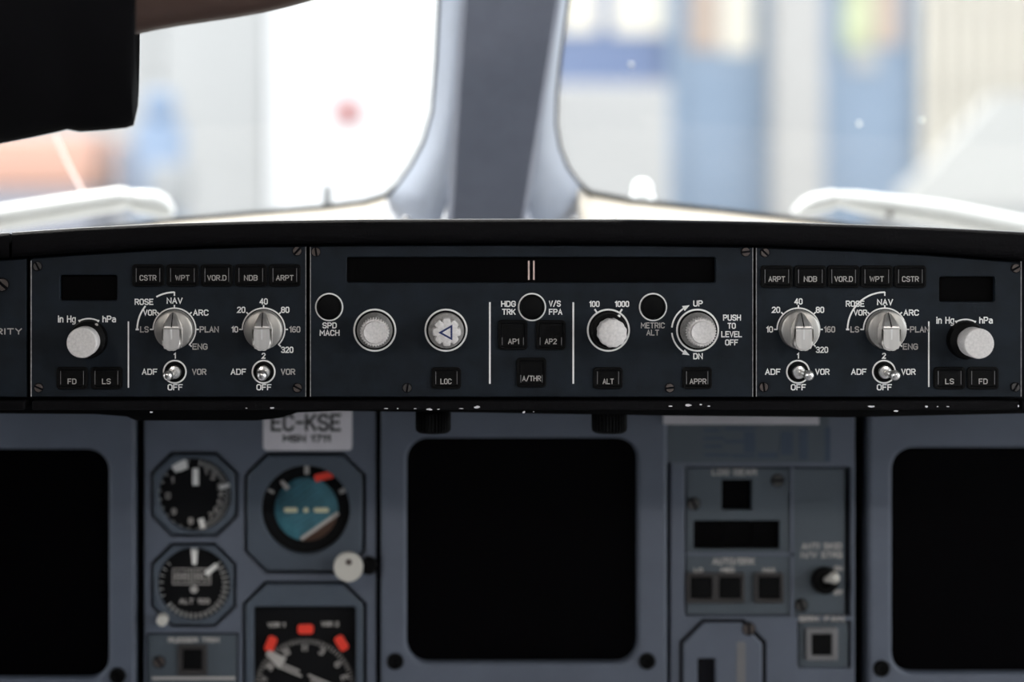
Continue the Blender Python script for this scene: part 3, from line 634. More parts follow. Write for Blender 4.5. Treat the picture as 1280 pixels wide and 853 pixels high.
def display(label, x0, x1, sx0, sx1, y1=1200, sy0=548, sy1=830, scr=()):
    t = thing('display_unit', label, 'display', at((x0 + x1) / 2, sy1 + 30, YM), 'dark display screens of the main panel')
    plate('bezel', rrect(x0, 478, x1, min(y1, 1200), 4), YM - 0.004, 0.026, 'slate', t, [rrect(sx0, sy0, sx1, sy1, 27, 8)], 0.0022)
    plate('screen', rrect(sx0 - 8, sy0 - 8, sx1 + 8, sy1 + 8), YM + 0.006, 0.004, 'screen', t)
    for x, y in scr:
        s = sm; c = at(x, y, YM - 0.004)
        lathe('fastener', c, [(10.5*s, -0.001), (10.5*s, 0.0008), (9*s, 0.0022), (6.5*s, 0.0024), (5*s, 0.001)], 'black', t, 24)
    return t
display('dark display screen with rounded corners beside the small round altitude dials', -230, 169, -200, 136, 905, 562, 850, [(147, 845)])
display('dark square display screen between the standby dials and the landing gear panel', 476, 834, 508.5, 797.5, 875, 548, 830, [(494, 827), (809, 827)])
display('dark display screen with rounded corners right of the landing gear panel', 1086, 1500, 1115, 1450, 905, 560, 843, [(1102, 836)])

def dial_marks(bm, cx, cy, a0, a1, n, r0, r1, wd, Y):
    for i in range(n): add_tick(bm, cx, cy, a0 + (a1 - a0) * i / (n - 1), r0, r1, wd, Y)
def instrument(name, label, x0, y0, x1, y1, cut, hole, loc):
    t = thing(name, label, 'gauge', at(*loc, YM))
    plate('bezel', octa(x0, y0, x1, y1, cut), YM - 0.001, 0.016, 'bezel', t, [hole], 0.0012)
    return t
YD = YM + 0.006
# standby altimeter
a1_ = instrument('altimeter', 'round black dial with four white index bars, above the second small dial', 191.5, 569, 293.5, 668.5, 24, circ(243, 619, 45.5), (243, 668))
lathe('dial', at(243, 619, YD + 0.001), [(52*sm, 0), (52*sm, 0.001)], 'dial', a1_, 40)
bm = bmesh.new(); dial_marks(bm, 243, 619, 80, -70, 21, 37, 44, 1.2, YD - 0.0004); dial_marks(bm, 243, 619, 100, 290, 14, 41, 44, 0.8, YD - 0.0004); flat('dial_marks', bm, 'white', a1_)['kind'] = 'stuff'
def pointer(name, cx, cy, ang, r0, r1, wd, parent, m='white', Y=None, w2=None):
    t = math.radians(ang); Y = YD - 0.0012 if Y is None else Y
    ux, uy = math.cos(t), -math.sin(t); w2 = wd if w2 is None else w2
    pts = [(cx + ux * r0 - uy * wd / 2, cy + uy * r0 + ux * wd / 2), (cx + ux * r1 - uy * w2 / 2, cy + uy * r1 + ux * w2 / 2), (cx + ux * r1 + uy * w2 / 2, cy + uy * r1 - ux * w2 / 2), (cx + ux * r0 + uy * wd / 2, cy + uy * r0 - ux * wd / 2)]
    return plate(name, pts, Y, 0.0006, m, parent)
pointer('pointer', 244.5, 619, 90, 12, 33, 7.5, a1_)
pointer('index_bar', 243, 619, 16, 33, 48, 6, a1_); pointer('index_bar', 243, 619, 285, 31, 48, 7, a1_)
pointer('striped_flag', 243, 619, 113, 34, 51, 12, a1_, w2=17); pointer('striped_flag', 243, 619, 125, 36, 49, 6, a1_)
for ang, t in ((64, '1'), (45, '2'), (18, '3'), (2, '4'), (-17, '5'), (-34, '6'), (-52, '7'), (262, '8'), (219, '9'), (182, '0'), (146, '1')):
    a = math.radians(ang); legend(t, 243 + 33 * math.cos(a), 619 - 33 * math.sin(a), 6, 8, a1_, 'dim', YD - 0.0006, 1.5)
# standby airspeed dial
a2_ = instrument('airspeed_indicator', 'round black dial with two counter windows and a small cream knob', 191.5, 683, 291.5, 781.5, 24, circ(242, 731, 45.5), (242, 781))
lathe('dial', at(242, 731, YD + 0.001), [(52*sm, 0), (52*sm, 0.001)], 'dial', a2_, 40)
bm = bmesh.new(); dial_marks(bm, 242, 731, 40, -140, 21, 36, 44, 1.3, YD - 0.0004); dial_marks(bm, 242, 731, 140, 200, 6, 38, 43, 0.8, YD - 0.0004); flat('dial_marks', bm, 'white', a2_)['kind'] = 'stuff'
pointer('pointer', 243, 731, 90, 25, 47, 5, a2_, w2=9); pointer('pointer', 242, 731, 40, 20, 38, 6, a2_)
for x0, t in ((215.5, '88'), (240.5, '80')):
    plate('counter_window', rrect(x0, 711, x0 + 23, 731, 2), YD - 0.0006, 0.0008, 'black', a2_, [rrect(x0 + 1.2, 712.2, x0 + 21.8, 729.8, 1)] )
    legend(t, x0 + 11.5, 721, 17, 11, a2_, 'dim', YD - 0.001, 1.5)
bm = bmesh.new()
for x0 in (215.5, 240.5):
    for q in ((x0, 711, x0 + 23, 712.4), (x0, 729.6, x0 + 23, 731), (x0, 711, x0 + 1.3, 731), (x0 + 21.7, 711, x0 + 23, 731)): add_flat(bm, rrect(*q), YD - 0.0011)
flat('window_outline', bm, 'dim', a2_)
legend('ALT 100', 243, 752, 38, 6.5, a2_, 'dim', YD - 0.0006, 1.5)
lathe('centre_cap', at(242.5, 737, YD), [(5*sm, 0), (4*sm, 0.0015)], 'dim', a2_, 14)
lathe('setting_knob', at(204.5, 772.5, YM - 0.001), [(6*sm, 0), (7.2*sm, 0.003), (7.2*sm, 0.009), (6*sm, 0.0105)], 'knobcream', a2_, 24)
# push button panel under the dials
bp_ = thing('button_panel', 'small grey panel with one dark square button under the two small dials', 'panel', at(240, 918, YM))
plate('faceplate', rrect(184.5, 794, 296, 918, 2), YM + 0.001, 0.012, 'slate2', bp_, bevel=0.0005)
legend('RUDDER TRIM', 242, 800.5, 64, 6.5, bp_, 'dim', YM + 0.0008, 1.5, label='blurred white lettering')
b = plate('push_button', rrect(222, 806.5, 259, 845, 2), YM - 0.001, 0.003, 'darkframe', bp_, [rrect(228, 812, 253, 838, 2)], 0.0004)
plate('button_cap', rrect(228.5, 812.5, 252.5, 837.5, 1), YM - 0.0004, 0.002, 'black', b)
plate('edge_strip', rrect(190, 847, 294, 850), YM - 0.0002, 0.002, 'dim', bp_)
screw(199, 828, bp_, YM + 0.001, 7, 'rust')
# attitude indicator
ai = instrument('attitude_indicator', 'standby horizon with tilted blue ball, red flag and cream knob', 309, 570, 453, 714, 25, circ(382, 638, 55.5), (382, 714))
plate('case_back', circ(382, 638, 62), YD + 0.022, 0.002, 'dial', ai)
lathe('rotating_card', at(382, 638, YD + 0.001), [(60*sm, 0), (60*sm, 0.0008), (46*sm, 0.0006), (45*sm, -0.004)], 'dial', ai, 48)
R = 46.0
def ball_half(name, m, a0, a1, label):
    """half of the domed ball, cut along the tilted horizon"""
    bm = bmesh.new(); n = 24; rings = []
    cpt = at(383, 637, YD); cut = -0.58
    th = math.radians(35)
    e1 = Vector((math.cos(th), 0, math.sin(th))); e2 = Vector((-math.sin(th), 0, math.cos(th)))
    rows = 10
    lo_v, hi_v = (cut, 0.999) if m == 'teal' else (-0.999, cut)
    for j in range(rows + 1):
        v = lo_v + (hi_v - lo_v) * j / rows; hw = math.sqrt(max(0, 1 - v * v)); row = []
        for i in range(n + 1):
            u = hw * (-1 + 2 * i / n); dome = math.sqrt(max(0, 1.0 - (u * u + v * v) * 0.98))
            row.append(bm.verts.new(cpt + (e1 * u + e2 * v) * R * sm + Vector((0, 0.004 - 0.006 * dome, 0))))
        rings.append(row)
    for a, b in zip(rings, rings[1:]):
        for i in range(n): bm.faces.new((a[i], a[i + 1], b[i + 1], b[i]))
    obj(name, bm, m, ai, 60, label)
ball_half('ball_sky_half', 'teal', 0, 0, 'blue upper half of the horizon ball'); ball_half('ball_ground_half', 'brown', 0, 0, 'brown lower half of the horizon ball')
bm = bmesh.new(); th = 35
for q in (-0.4, -0.27, -0.13, 0.0, 0.13, 0.27, 0.4, 0.55, 0.7):
    ox, oy = -math.sin(math.radians(th)) * R * q, -math.cos(math.radians(th)) * R * q
    hw = 24
    ux, uy = math.cos(math.radians(th)), -math.sin(math.radians(th))
    cx, cy = 383 + ox, 637 + oy
    for k in range(1): add_flat(bm, [(cx - ux * hw, cy - uy * hw - .5), (cx + ux * hw, cy + uy * hw - .5), (cx + ux * hw, cy + uy * hw + .5), (cx - ux * hw, cy - uy * hw + .5)], YD - 0.0035)
flat('pitch_lines', bm, 'inkblue', ai)
hx, hy = 383 + math.sin(math.radians(35)) * R * 0.58, 637 + math.cos(math.radians(35)) * R * 0.58
pointer('horizon_line', hx, hy, 35, -27, 30, 4.5, ai, 'dim', YD - 0.0016)
for x0, x1 in ((355, 372), (392, 411)): plate('aircraft_bar', rrect(x0, 635, x1, 641, 2.5), YD - 0.0050, 0.0006, 'cream', ai)
plate('aircraft_dot', circ(382.5, 638, 3.4, 14), YD - 0.0050, 0.0006, 'cream', ai)
pointer('red_flag', 404, 596, 14, -11, 12, 9, ai, 'red', YD - 0.004)
pointer('index_mark', 383.5, 638, 90, 45, 55, 6, ai, 'dim'); pointer('index_mark', 383, 638, 131, 35, 48, 7, ai, 'dim', w2=4); pointer('index_mark', 383, 638, 28, 47, 55, 6, ai, 'dim'); pointer('index_mark', 383, 638, 152, 46, 54, 3, ai, 'dim')
k = lathe('setting_knob', at(436, 703, YM - 0.001), [(8*sm, 0), (8*sm, 0.010), (17*sm, 0.012), (18.2*sm, 0.0135), (18.2*sm, 0.0185), (17*sm, 0.0195)], 'knobcream', ai, 40, label='cream setting knob')
lathe('knob_screw', at(436, 703, YM - 0.0204), [(4*sm, -0.0005), (4*sm, 0.0006), (2*sm, 0.0002)], 'rust', k, 14)
lathe('knob_shadow', at(461, 706, YM - 0.001), [(11*sm, 0), (11*sm, 0.006), (9*sm, 0.007)], 'black', ai, 24)  # black disc standing in for the shadow beside the cream knob
# radio magnetic indicator
rm = thing('compass_indicator', 'square black compass gauge with three red flags under the standby horizon', 'gauge', at(381, 916, YM))
plate('bezel', octa(307, 731, 454, 916, 26), YM - 0.001, 0.016, 'bezel', rm, [rrect(317, 759, 445, 890, 4)], 0.0012)
plate('dial', rrect(312, 755, 450, 895), YD + 0.001, 0.001, 'dial', rm)
bm = bmesh.new(); dial_marks(bm, 381, 862, 10, 170, 41, 57, 63, 0.9, YD - 0.0003); flat('dial_marks', bm, 'dim', rm)['kind'] = 'stuff'
for ang, t in ((90, 'N'), (66, '3'), (37, '6'), (16, 'E'), (117, '33'), (147, '30'), (166, 'W')):
    a = math.radians(ang); legend(t, 381 + 52 * math.cos(a), 862 - 52 * math.sin(a), 6.5 * len(t) ** .5, 9, rm, 'dim', YD - 0.0006, 1.5, rot=math.radians(90 - ang))
for x, y, a in ((338.5, 805.5, 68), (382, 787, 0), (427, 804.5, 122)): plate('red_flag', [(x + u * math.cos(math.radians(a)) + v * math.sin(math.radians(a)), y - u * math.sin(math.radians(a)) + v * math.cos(math.radians(a))) for u, v in rrect(-10, -6, 10, 6, 4)], YD - 0.002, 0.0006, 'red', rm)
legend('VOR 1', 345.5, 781.5, 22, 6, rm, 'dim', YD - 0.0006, label='small grey lettering'); legend('VOR 2', 412.5, 780.5, 22, 6, rm, 'dim', YD - 0.0006, label='small grey lettering')
for q in (-3.5, 3.5):
    pointer('pointer_bar', 383 + q * 0.4, 846 + q * 0.9, 157, 8, 42, 2.4, rm, 'dim', YD - 0.0016); pointer('pointer_bar', 383 + q * 0.4, 846 + q * 0.9, 157, -46, -4, 2.4, rm, 'dim', YD - 0.0016)
pointer('pointer_head', 381, 850, 144, 34, 58, 16, rm, 'dim', YD - 0.0022, w2=7)
# registration placard
pl = plate('placard', rrect(329, 500, 440, 563.5, 5), YM - 0.0012, 0.0012, 'placard', None, bevel=0.0003)
tag(pl, 'white placard reading EC-KSE above the standby horizon', 'sign')
legend('EC-KSE', 382.5, 528.5, 88, 22, pl, 'ink', YM - 0.0014, 3.6); legend('MSN 1711', 383.5, 548.5, 60, 9.5, pl, 'ink', YM - 0.0014, 2.2)

# landing gear and autobrake panel
lg = thing('landing_gear_panel', 'grey panel with dark indicator windows and three brake buttons right of the centre screen', 'control panel', at(960, 770, YM))
plate('faceplate', rrect(858, 586, 989, 691.5, 1), YM + 0.002, 0.012, 'slate2', lg, [rrect(902, 600, 940, 638), rrect(867, 651, 975, 687, 2)], 0.0004)
plate('faceplate', rrect(858, 695.5, 989, 769, 1), YM + 0.002, 0.012, 'slate2', lg, bevel=0.0004)
plate('faceplate', rrect(992, 586, 1056, 769, 1), YM + 0.003, 0.012, 'slate2', lg, bevel=0.0004)
plate('divider', rrect(858, 691.5, 992, 695.5), YM + 0.0005, 0.004, 'slate', lg); plate('divider', rrect(988.5, 584, 992.5, 771), YM + 0.0005, 0.004, 'slate', lg)
plate('indicator_window', rrect(900, 598, 942, 640), YM + 0.007, 0.002, 'screen', lg)
for x0, x1 in ((865, 903), (903.5, 939), (939.5, 977)): plate('indicator_window', rrect(x0, 649, x1, 689, 1), YM + 0.0065, 0.002, 'lcd', lg)
legend('LDG GEAR', 918, 590.5, 56, 8, lg, 'dim', YM + 0.0018, 1.5)
legend('AUTO/BRK', 917, 702, 53, 8.5, lg, 'dim', YM + 0.0018, 1.5)
for x, t, lw in ((873, 'LO', 11), (909.5, 'MED', 17), (961, 'MAX', 16)): legend(t, x, 713, lw, 6, lg, 'dim', YM + 0.0018, 1.5)
for x in (876.5, 912.5, 961.5):
    b = plate('push_button', rrect(x - 18.5, 717, x + 18.5, 754.5, 2), YM - 0.001, 0.004, 'darkframe', lg, [rrect(x - 14, 721.5, x + 14, 749, 1)], 0.0004)
    plate('button_cap', rrect(x - 13.5, 722, x + 13.5, 748.5, 1), YM - 0.0004, 0.003, 'black', b)
for x, y in ((867, 630), (972, 601), (1001.5, 757)): screw(x, y, lg, YM + 0.002, 7.5, 'screw')
legend('ANTI SKID', 1027, 683, 50, 8, lg, 'dim', YM + 0.0028, 1.5); legend('N/W STRG', 1027, 694, 52, 8, lg, 'dim', YM + 0.0028, 1.5)
c = at(1030, 725, YM + 0.002)
t = lathe('toggle_switch', c, [(16*sm, 0), (17.5*sm, 0.002), (16*sm, 0.006), (9*sm, 0.007), (8*sm, 0.004)], 'black', lg, 32)
tube('lever', [c, c + Vector((0.002, -0.008, 0.002)), c + Vector((0.0035, -0.016, 0.0045)), c + Vector((0.004, -0.020, 0.0055))], [4*sm, 4.5*sm, 7.5*sm, 4*sm], 'knobcream', t, 14)
legend('ON', 1048, 711, 11, 6.5, lg, 'dim', YM + 0.0028, 1.5); legend('OFF', 1048, 741, 12, 6.5, lg, 'dim', YM + 0.0028, 1.5)
# brake fan button
bf = thing('button_panel', 'small grey panel with a bright framed square button under the landing gear panel toggle', 'panel', at(1028, 834, YM))
plate('faceplate', rrect(998.5, 778.5, 1060, 834.5, 1), YM + 0.002, 0.010, 'slate2', bf, bevel=0.0004)
legend('BRK FAN', 1027, 774, 56, 7.5, bf, 'dim', YM - 0.0004, 1.5)
b = plate('push_button', rrect(1008, 785.5, 1048, 826.5, 3), YM - 0.001, 0.005, 'faint', bf, [rrect(1014.5, 793, 1040, 820, 1)], 0.0008)
plate('button_cap', rrect(1015, 793.5, 1039.5, 819.5, 1), YM - 0.0002, 0.003, 'black', b)
# gear lever gate
gg = thing('gear_lever_gate', 'grey landing gear lever gate with a black slot under the brake buttons', 'panel', at(904, 900, YM))
plate('shadow_gap', octa(850, 774.5, 958, 930, 28), YM - 0.0008, 0.002, 'gap', gg)  # larger dark plate painting the shadow gap round the gate
plate('gate_plate', octa(854, 779, 953, 925, 26), YM - 0.003, 0.004, 'slate', gg, [rrect(872, 824, 894, 900, 2)], 0.0012)
plate('slot_back', rrect(868, 820, 898, 905), YM + 0.0006, 0.001, 'gap', gg)
plate('vertical_stripe', rrect(921, 803, 932, 920, 2), YM - 0.0033, 0.0004, 'faint', gg)
screw(936, 786.5, gg, YM - 0.003, 7.5, 'rust')
# faint printed card and its bright edge under the glareshield
cd = plate('checklist_card', rrect(829, 500, 1036, 578.5, 2), YM - 0.0014, 0.0012, 'slate2', None)
tag(cd, 'grey blue printed card above the landing gear panel', 'card')
bm = bmesh.new()
for q in ((880, 536, 900, 540), (880, 546, 905, 550), (880, 556, 903, 560), (880, 567, 912, 571), (905, 534, 944, 538), (930, 540, 944, 566), (905, 550, 930, 554), (914, 568, 944, 572), (947, 566, 972, 573), (976, 540, 991, 569), (999, 536, 1010, 575), (1031, 534, 1038, 577)):
    add_flat(bm, rrect(*q), YM - 0.0017)
flat('printed_blocks', bm, 'inkblue', cd)
bm = bmesh.new(); add_loft(bm, [[at(x, y, Y_) for (y, Y_) in ((515, YM - 0.008), (530.5, YM - 0.012), (531, YM - 0.010), (516, YM - 0.006))] for x in (829, 860, 890, 940, 985, 1024)])
obj('card_clip', bm, 'placard', cd, 40, 'white clip strip along the card edge')

# ================================================================ OUTSIDE THE GLASS: wipers, nozzles, nose
YO = 0.50
def wiper(label, pts, rads, tip, mirror):
    t = thing('windshield_wiper', label, 'wiper', at(*pts[0], YO), 'white wiper arms outside the windshields')
    s = S(YO)
    rings = []
    for (x, y), r in zip(pts, rads):
        c = at(x, y, YO); rings.append([c + Vector((0, 0.018 * math.cos(a), r * s * math.sin(a))) for a in [2 * PI * k / 14 for k in range(14)]])
    obj('arm', add_loft(bmesh.new(), rings), 'whitepaint', t, 45)
    rings = []
    for (x, y), r in tip:
        c = at(x, y, YO); rings.append([c + Vector((0, 0.014 * math.cos(a), r * s * math.sin(a))) for a in [2 * PI * k / 14 for k in range(14)]])
    obj('pivot_cover', add_loft(bmesh.new(), rings), 'whitepaint', t, 45)
    return t
w1 = wiper('white wiper arm outside the windshield behind the black sleeve', [(-420, 330), (-200, 300), (0, 273), (80, 260), (150, 249), (167, 248)], [18, 18, 17, 16.5, 15.5, 10], [((160, 252), 8), ((170, 252), 15), ((195, 255), 17), ((208, 259), 15), ((214, 262), 10), ((217, 264), 4)], 1)
w2 = wiper('white wiper arm outside the windshield facing the blue doors', [(1640, 350), (1400, 312), (1280, 289), (1180, 268), (1075, 253), (1042, 248)], [20, 20, 19, 17, 14, 10], [((1050, 250), 8), ((1040, 250), 13), ((1015, 255), 13), ((1003, 259), 11), ((996, 262), 7), ((993, 264), 3)], -1)
lathe('bolt', at(1112, 268, YO - 0.019), [(4*S(YO), -0.003), (4*S(YO), 0.003), (3*S(YO), 0.004)], 'screw', w2, 16)
tube('hose', [at(68, 168, YO + 0.03), at(85, 205, YO + 0.02), at(106, 245, YO)], 0.0014, 'dot', w1, 8)
for x, y, r, lab in ((409, 243, 5, 'small grey rain repellent nozzle at the foot of the windshield with the white building'), (803, 236, 12, 'small white rain repellent nozzle at the foot of the windshield with the blue doors')):
    s = S(YO)
    t = lathe('spray_nozzle', at(x, y + 40, YO), [(r*1.2*s, 0), (r*1.2*s, 30*s), (r*s, 36*s), (r*s, 44*s), (r*.7*s, 50*s), (r*.3*s, 52*s)], 'midgrey' if x < 600 else 'brightwhite', None, 16, axis='Z')
    tag(t, lab, 'nozzle')
for x, r in ((507, 6), (771, 7), (716, 4)):
    t = lathe('bolt_head', at(x, 277, 0.30), [(r*.55*S(.3), 0), (r*.8*S(.3), 0.0015), (r*.6*S(.3), 0.0032), (r*.3*S(.3), 0.004)], 'chrome', gs, 16, axis='Z')
for x, y, r in ((789, 81, 3.0), (1074, 155, 3.0), (1152, 150, 2.6)):
    o = lathe('dirt_speck', wpt((x, y), 0.002), [(r*S(.4), 0), (r*.8*S(.4), 0.0005), (r*.3*S(.4), 0.0008)], 'brightwhite', bpy.data.objects['window_2'], 10)
nose = bmesh.new()
rows = []
for Y, z, hw in ((0.44, -0.075, 1.00), (0.8, -0.22, 0.9), (1.3, -0.55, 0.7), (1.8, -1.1, 0.4)):
    rows.append([Vector((X0 + hw * u, Y - 0.22 * u * u, z - 0.12 * u * u)) for u in [i / 8 for i in range(-8, 9)]])
add_loft(nose, rows, cap=False, closed=False)
struct(obj('wall_front', nose, 'whitepaint', None, 60))

# ================================================================ AIRPORT BEYOND
GZ = -3.7
YF = 24.0
struct(box('ground', (-70, -40, GZ - 0.2), (70, 90, GZ), 'concrete'))
def fx(px, Y=YF): return at(px, 0, Y).x
def fz(py, Y=YF): return at(0, py, Y).z
hall = thing('hangar_building', 'hangar facade of blue doors, cream pillars and pale walls beyond the windshields', 'building', (fx(640), YF + 0.5, GZ))
def slab(name, xa, xb, Y, depth, m, parent, zlo=GZ, zhi=9.0, label=None):
    return box(name, (fx(xa), Y, zlo), (fx(xb), Y + depth, zhi), m, parent, 0.0, label)
slab('wall', -900, 196, YF, 0.4, 'facade', hall); slab('wall_panel', 200, 333, YF - 0.05, 0.4, 'facade', hall); slab('wall_panel', 339, 600, YF - 0.1, 0.5, 'facadeb', hall)
slab('seam', 333, 339, YF + 0.05, 0.3, 'midgrey', hall)
slab('wall', 600, 1700, YF + 0.45, 0.3, 'facade', hall)
slab('pillar', 962, 1022, YF - 0.35, 0.6, 'pillarw', hall); slab('pillar', 836, 846, YF - 0.1, 0.5, 'doorblue', hall)
def door(xa, xb, m, panes):
    d = slab('door_leaf', xa, xb, YF + 0.1, 0.2, m, hall)
    for x0, y0, x1, y1, mm in panes:
        box('pane', (fx(x0), YF + 0.06, fz(y1)), (fx(x1), YF + 0.1, fz(y0)), mm, d)
    return d
door(690, 838, 'doordark', [(700, -60, 748, 40, 'paneglow'), (766, -60, 843, 42, 'paneglow')])
door(846, 962, 'doorblue', [(862, -60, 900, 62, 'panetan'), (903, -60, 944, 66, 'paneglow')])
door(1022, 1150, 'doorblue', [(1056, -60, 1092, 60, 'panegreen'), (1092, -60, 1128, 56, 'panetan'), (1064, 62, 1100, 88, 'facade')])
for i in range(30):                            # corrugated beige cladding: one rib each
    slab('cladding_rib', 1150 + i * 20, 1150 + i * 20 + 12, YF - 0.12, 0.3, 'beige', hall)
slab('cladding', 1150, 1760, YF + 0.02, 0.3, 'beige', hall)
lathe('emblem', Vector((fx(435), YF - 0.10, fz(140))), [(0.17, 0), (0.17, 0.05), (0.13, 0.08)], 'redsign', hall, 20, label='small red round emblem')

def wheel(c, r, parent): lathe('wheel', c, [(r, 0), (r, 0.25), (r * .6, 0.27), (r * .55, 0.22)], 'tyre', parent, 20)
# white box truck in front of the dark blue door
Yt = 16.0
vt = thing('box_truck', 'pale grey box truck parked in front of the dark blue door', 'truck', (fx(760, Yt), Yt, GZ))
box('cargo_box', (fx(693, Yt), Yt, GZ + 1.0), (fx(838, Yt), Yt + 4.5, fz(104, Yt)), 'vanwhite', vt, 0.04)
box('chassis', (fx(700, Yt), Yt + 0.2, GZ + 0.6), (fx(830, Yt), Yt + 6.5, GZ + 1.0), 'tyre', vt)
box('cab', (fx(700, Yt), Yt + 4.6, GZ + 0.9), (fx(830, Yt), Yt + 6.5, GZ + 3.0), 'vanwhite', vt, 0.15)
for x in (700, 795):
    for yy in (0.9, 5.6): wheel(Vector((fx(x, Yt) + 0.13, Yt + yy, GZ + 0.45)), 0.45, vt)
# aircraft stairs
Ys = 17.0
st = thing('aircraft_stairs', 'pale boarding stairs with a sloping side in front of the beige cladding', 'stairs', (fx(1250, Ys), Ys, GZ))
bm = bmesh.new(); prof = [(1128, 262), (1128, 240), (1160, 212), (1246, 118), (1420, 118), (1420, 262)]
add_loft(bm, [[at(x, y, Ys) for x, y in prof], [at(x, y, Ys) + Vector((0, 0.25, 0)) for x, y in prof]]); bmesh.ops.triangulate(bm, faces=[f for f in bm.faces if len(f.verts) > 4])
obj('side_panel', bm, 'stairgrey', st, 20)
box('base', (fx(1128, Ys), Ys + 0.05, GZ + 0.3), (fx(1420, Ys), Ys + 1.35, fz(262, Ys)), 'midgrey', st)
for x in (1150, 1380): wheel(Vector((fx(x, Ys), Ys + 0.3, GZ + 0.3)), 0.3, st)
# blue maintenance platform and orange vehicle on the left
Yp = 15.0
mp = thing('maintenance_stand', 'blue maintenance stand before the pale wall, beyond the black sleeve', 'stand', (fx(200, Yp), Yp, GZ))
box('tower', (fx(168, Yp), Yp, GZ), (fx(222, Yp), Yp + 0.6, fz(150, Yp)), 'standblue', mp, 0.05)
box('control_box', (fx(178, Yp), Yp + 0.05, fz(150, Yp)), (fx(213, Yp), Yp + 0.5, fz(112, Yp)), 'standblue', mp, 0.06)
box('counterweight', (fx(190, Yp), Yp - 0.3, fz(262, Yp)), (fx(236, Yp), Yp + 0.3, fz(205, Yp)), 'midgrey', mp, 0.04)
box('step', (fx(140, Yp), Yp + 0.1, fz(262, Yp)), (fx(168, Yp), Yp + 0.5, fz(180, Yp)), 'greyblue', mp, 0.04)
box('leg', (fx(195, Yp), Yp - 0.2, GZ), (fx(210, Yp), Yp - 0.05, fz(262, Yp)), 'midgrey', mp)
ov = thing('tow_truck', 'orange vehicle with grey lower body beyond the white wiper arm', 'truck', (fx(30, Yp), Yp, GZ))
box('upper_body', (fx(-160, Yp), Yp, fz(236, Yp)), (fx(118, Yp), Yp + 2.0, fz(168, Yp)), 'orange', ov, 0.06)
box('lower_body', (fx(-160, Yp), Yp - 0.05, GZ + 0.6), (fx(118, Yp), Yp + 2.0, fz(236, Yp)), 'greyblue', ov, 0.06)
for x in (-120, 80): wheel(Vector((fx(x, Yp), Yp, GZ + 0.6)), 0.6, ov)

# ================================================================ PERSON reaching across the left windshield
YP = -0.09
pr = thing('person', 'person in a loose black short sleeved shirt reaching an arm past the windshield', 'person', (-0.46, -0.5, -1.14))
def P(px, py, Y=YP): return at(px, py, Y)
J = {'pelvis': ((-0.46, -0.55, -0.60), 0.13), 'belly': ((-0.46, -0.45, -0.42), 0.125), 'chest': ((-0.46, -0.28, -0.18), 0.135), 'upper': ((-0.455, -0.19, -0.03), 0.11), 'neck': ((-0.45, -0.16, 0.07), 0.055), 'jaw': ((-0.445, -0.13, 0.14), 0.070), 'head': ((-0.44, -0.125, 0.21), 0.088), 'crown': ((-0.44, -0.135, 0.28), 0.062)}
sh = P(-115, -5, -0.115); el_ = P(530, -150, -0.085); wr = P(640, -480, 0.0)
J.update({'rsh': (tuple(sh), 0.060), 'rmid': (tuple(P(180, -58)), 0.0435), 'rm2': (tuple(P(310, -64)), 0.041), 'rm3': (tuple(P(430, -98)), 0.040), 'relb': (tuple(el_), 0.040), 'rfore': (tuple(el_.lerp(wr, 0.3)), 0.040), 'rwr': (tuple(wr), 0.026), 'rpalm': (tuple(wr + Vector((0.01, 0.03, 0.06))), 0.030)})
J.update({'lsh': ((-0.66, -0.2, -0.04), 0.06), 'lelb': ((-0.74, -0.28, -0.30), 0.042), 'lwr': ((-0.62, -0.20, -0.50), 0.026), 'lpalm': ((-0.60, -0.15, -0.545), 0.030)})
for sd, sx in (('l', -0.57), ('r', -0.36)):
    J[sd + 'hip'] = ((sx, -0.54, -0.62), 0.095); J[sd + 'knee'] = ((sx, -0.10, -0.60), 0.062); J[sd + 'calf'] = ((sx, -0.09, -0.78), 0.055); J[sd + 'ank'] = ((sx, -0.10, -1.06), 0.036); J[sd + 'toe'] = ((sx, 0.06, -1.105), 0.032)
E = [('pelvis', 'belly'), ('belly', 'chest'), ('chest', 'upper'), ('upper', 'neck'), ('neck', 'jaw'), ('jaw', 'head'), ('head', 'crown'), ('upper', 'rsh'), ('rsh', 'rmid'), ('rmid', 'rm2'), ('rm2', 'rm3'), ('rm3', 'relb'), ('relb', 'rfore'), ('rfore', 'rwr'), ('rwr', 'rpalm'), ('upper', 'lsh'), ('lsh', 'lelb'), ('lelb', 'lwr'), ('lwr', 'lpalm')]
for sd in 'lr': E += [('pelvis', sd + 'hip'), (sd + 'hip', sd + 'knee'), (sd + 'knee', sd + 'calf'), (sd + 'calf', sd + 'ank'), (sd + 'ank', sd + 'toe')]
def fingers(pr_, base, up, side, out_, lens):
    for i, l in enumerate(lens):
        if i == 4:
            a = base - up * 0.035 + side * 0.026; b_ = a + (up * 0.5 + side).normalized() * 0.03; c_ = b_ + (up + side * 0.3).normalized() * 0.026
        else:
            a = base + side * (0.026 - 0.0175 * i) + up * 0.02; b_ = a + (up + out_ * 0.15).normalized() * l * 0.5; c_ = b_ + (up + out_ * 0.7).normalized() * l * 0.5
        for nm, p_, r_ in (('a', a, 0.0095), ('b', b_, 0.0088), ('c', c_, 0.0075)): J['%s%d%s' % (pr_, i, nm)] = (tuple(p_), r_)
        E.extend([(pr_ + 'palm', '%s%da' % (pr_, i)), ('%s%da' % (pr_, i), '%s%db' % (pr_, i)), ('%s%db' % (pr_, i), '%s%dc' % (pr_, i))])
fingers('r', Vector(J['rpalm'][0]), Vector((0.1, 0.3, 0.95)).normalized(), Vector((1, 0, -0.1)).normalized(), Vector((0, 0.95, -0.3)), (0.07, 0.078, 0.072, 0.058, 0.05))
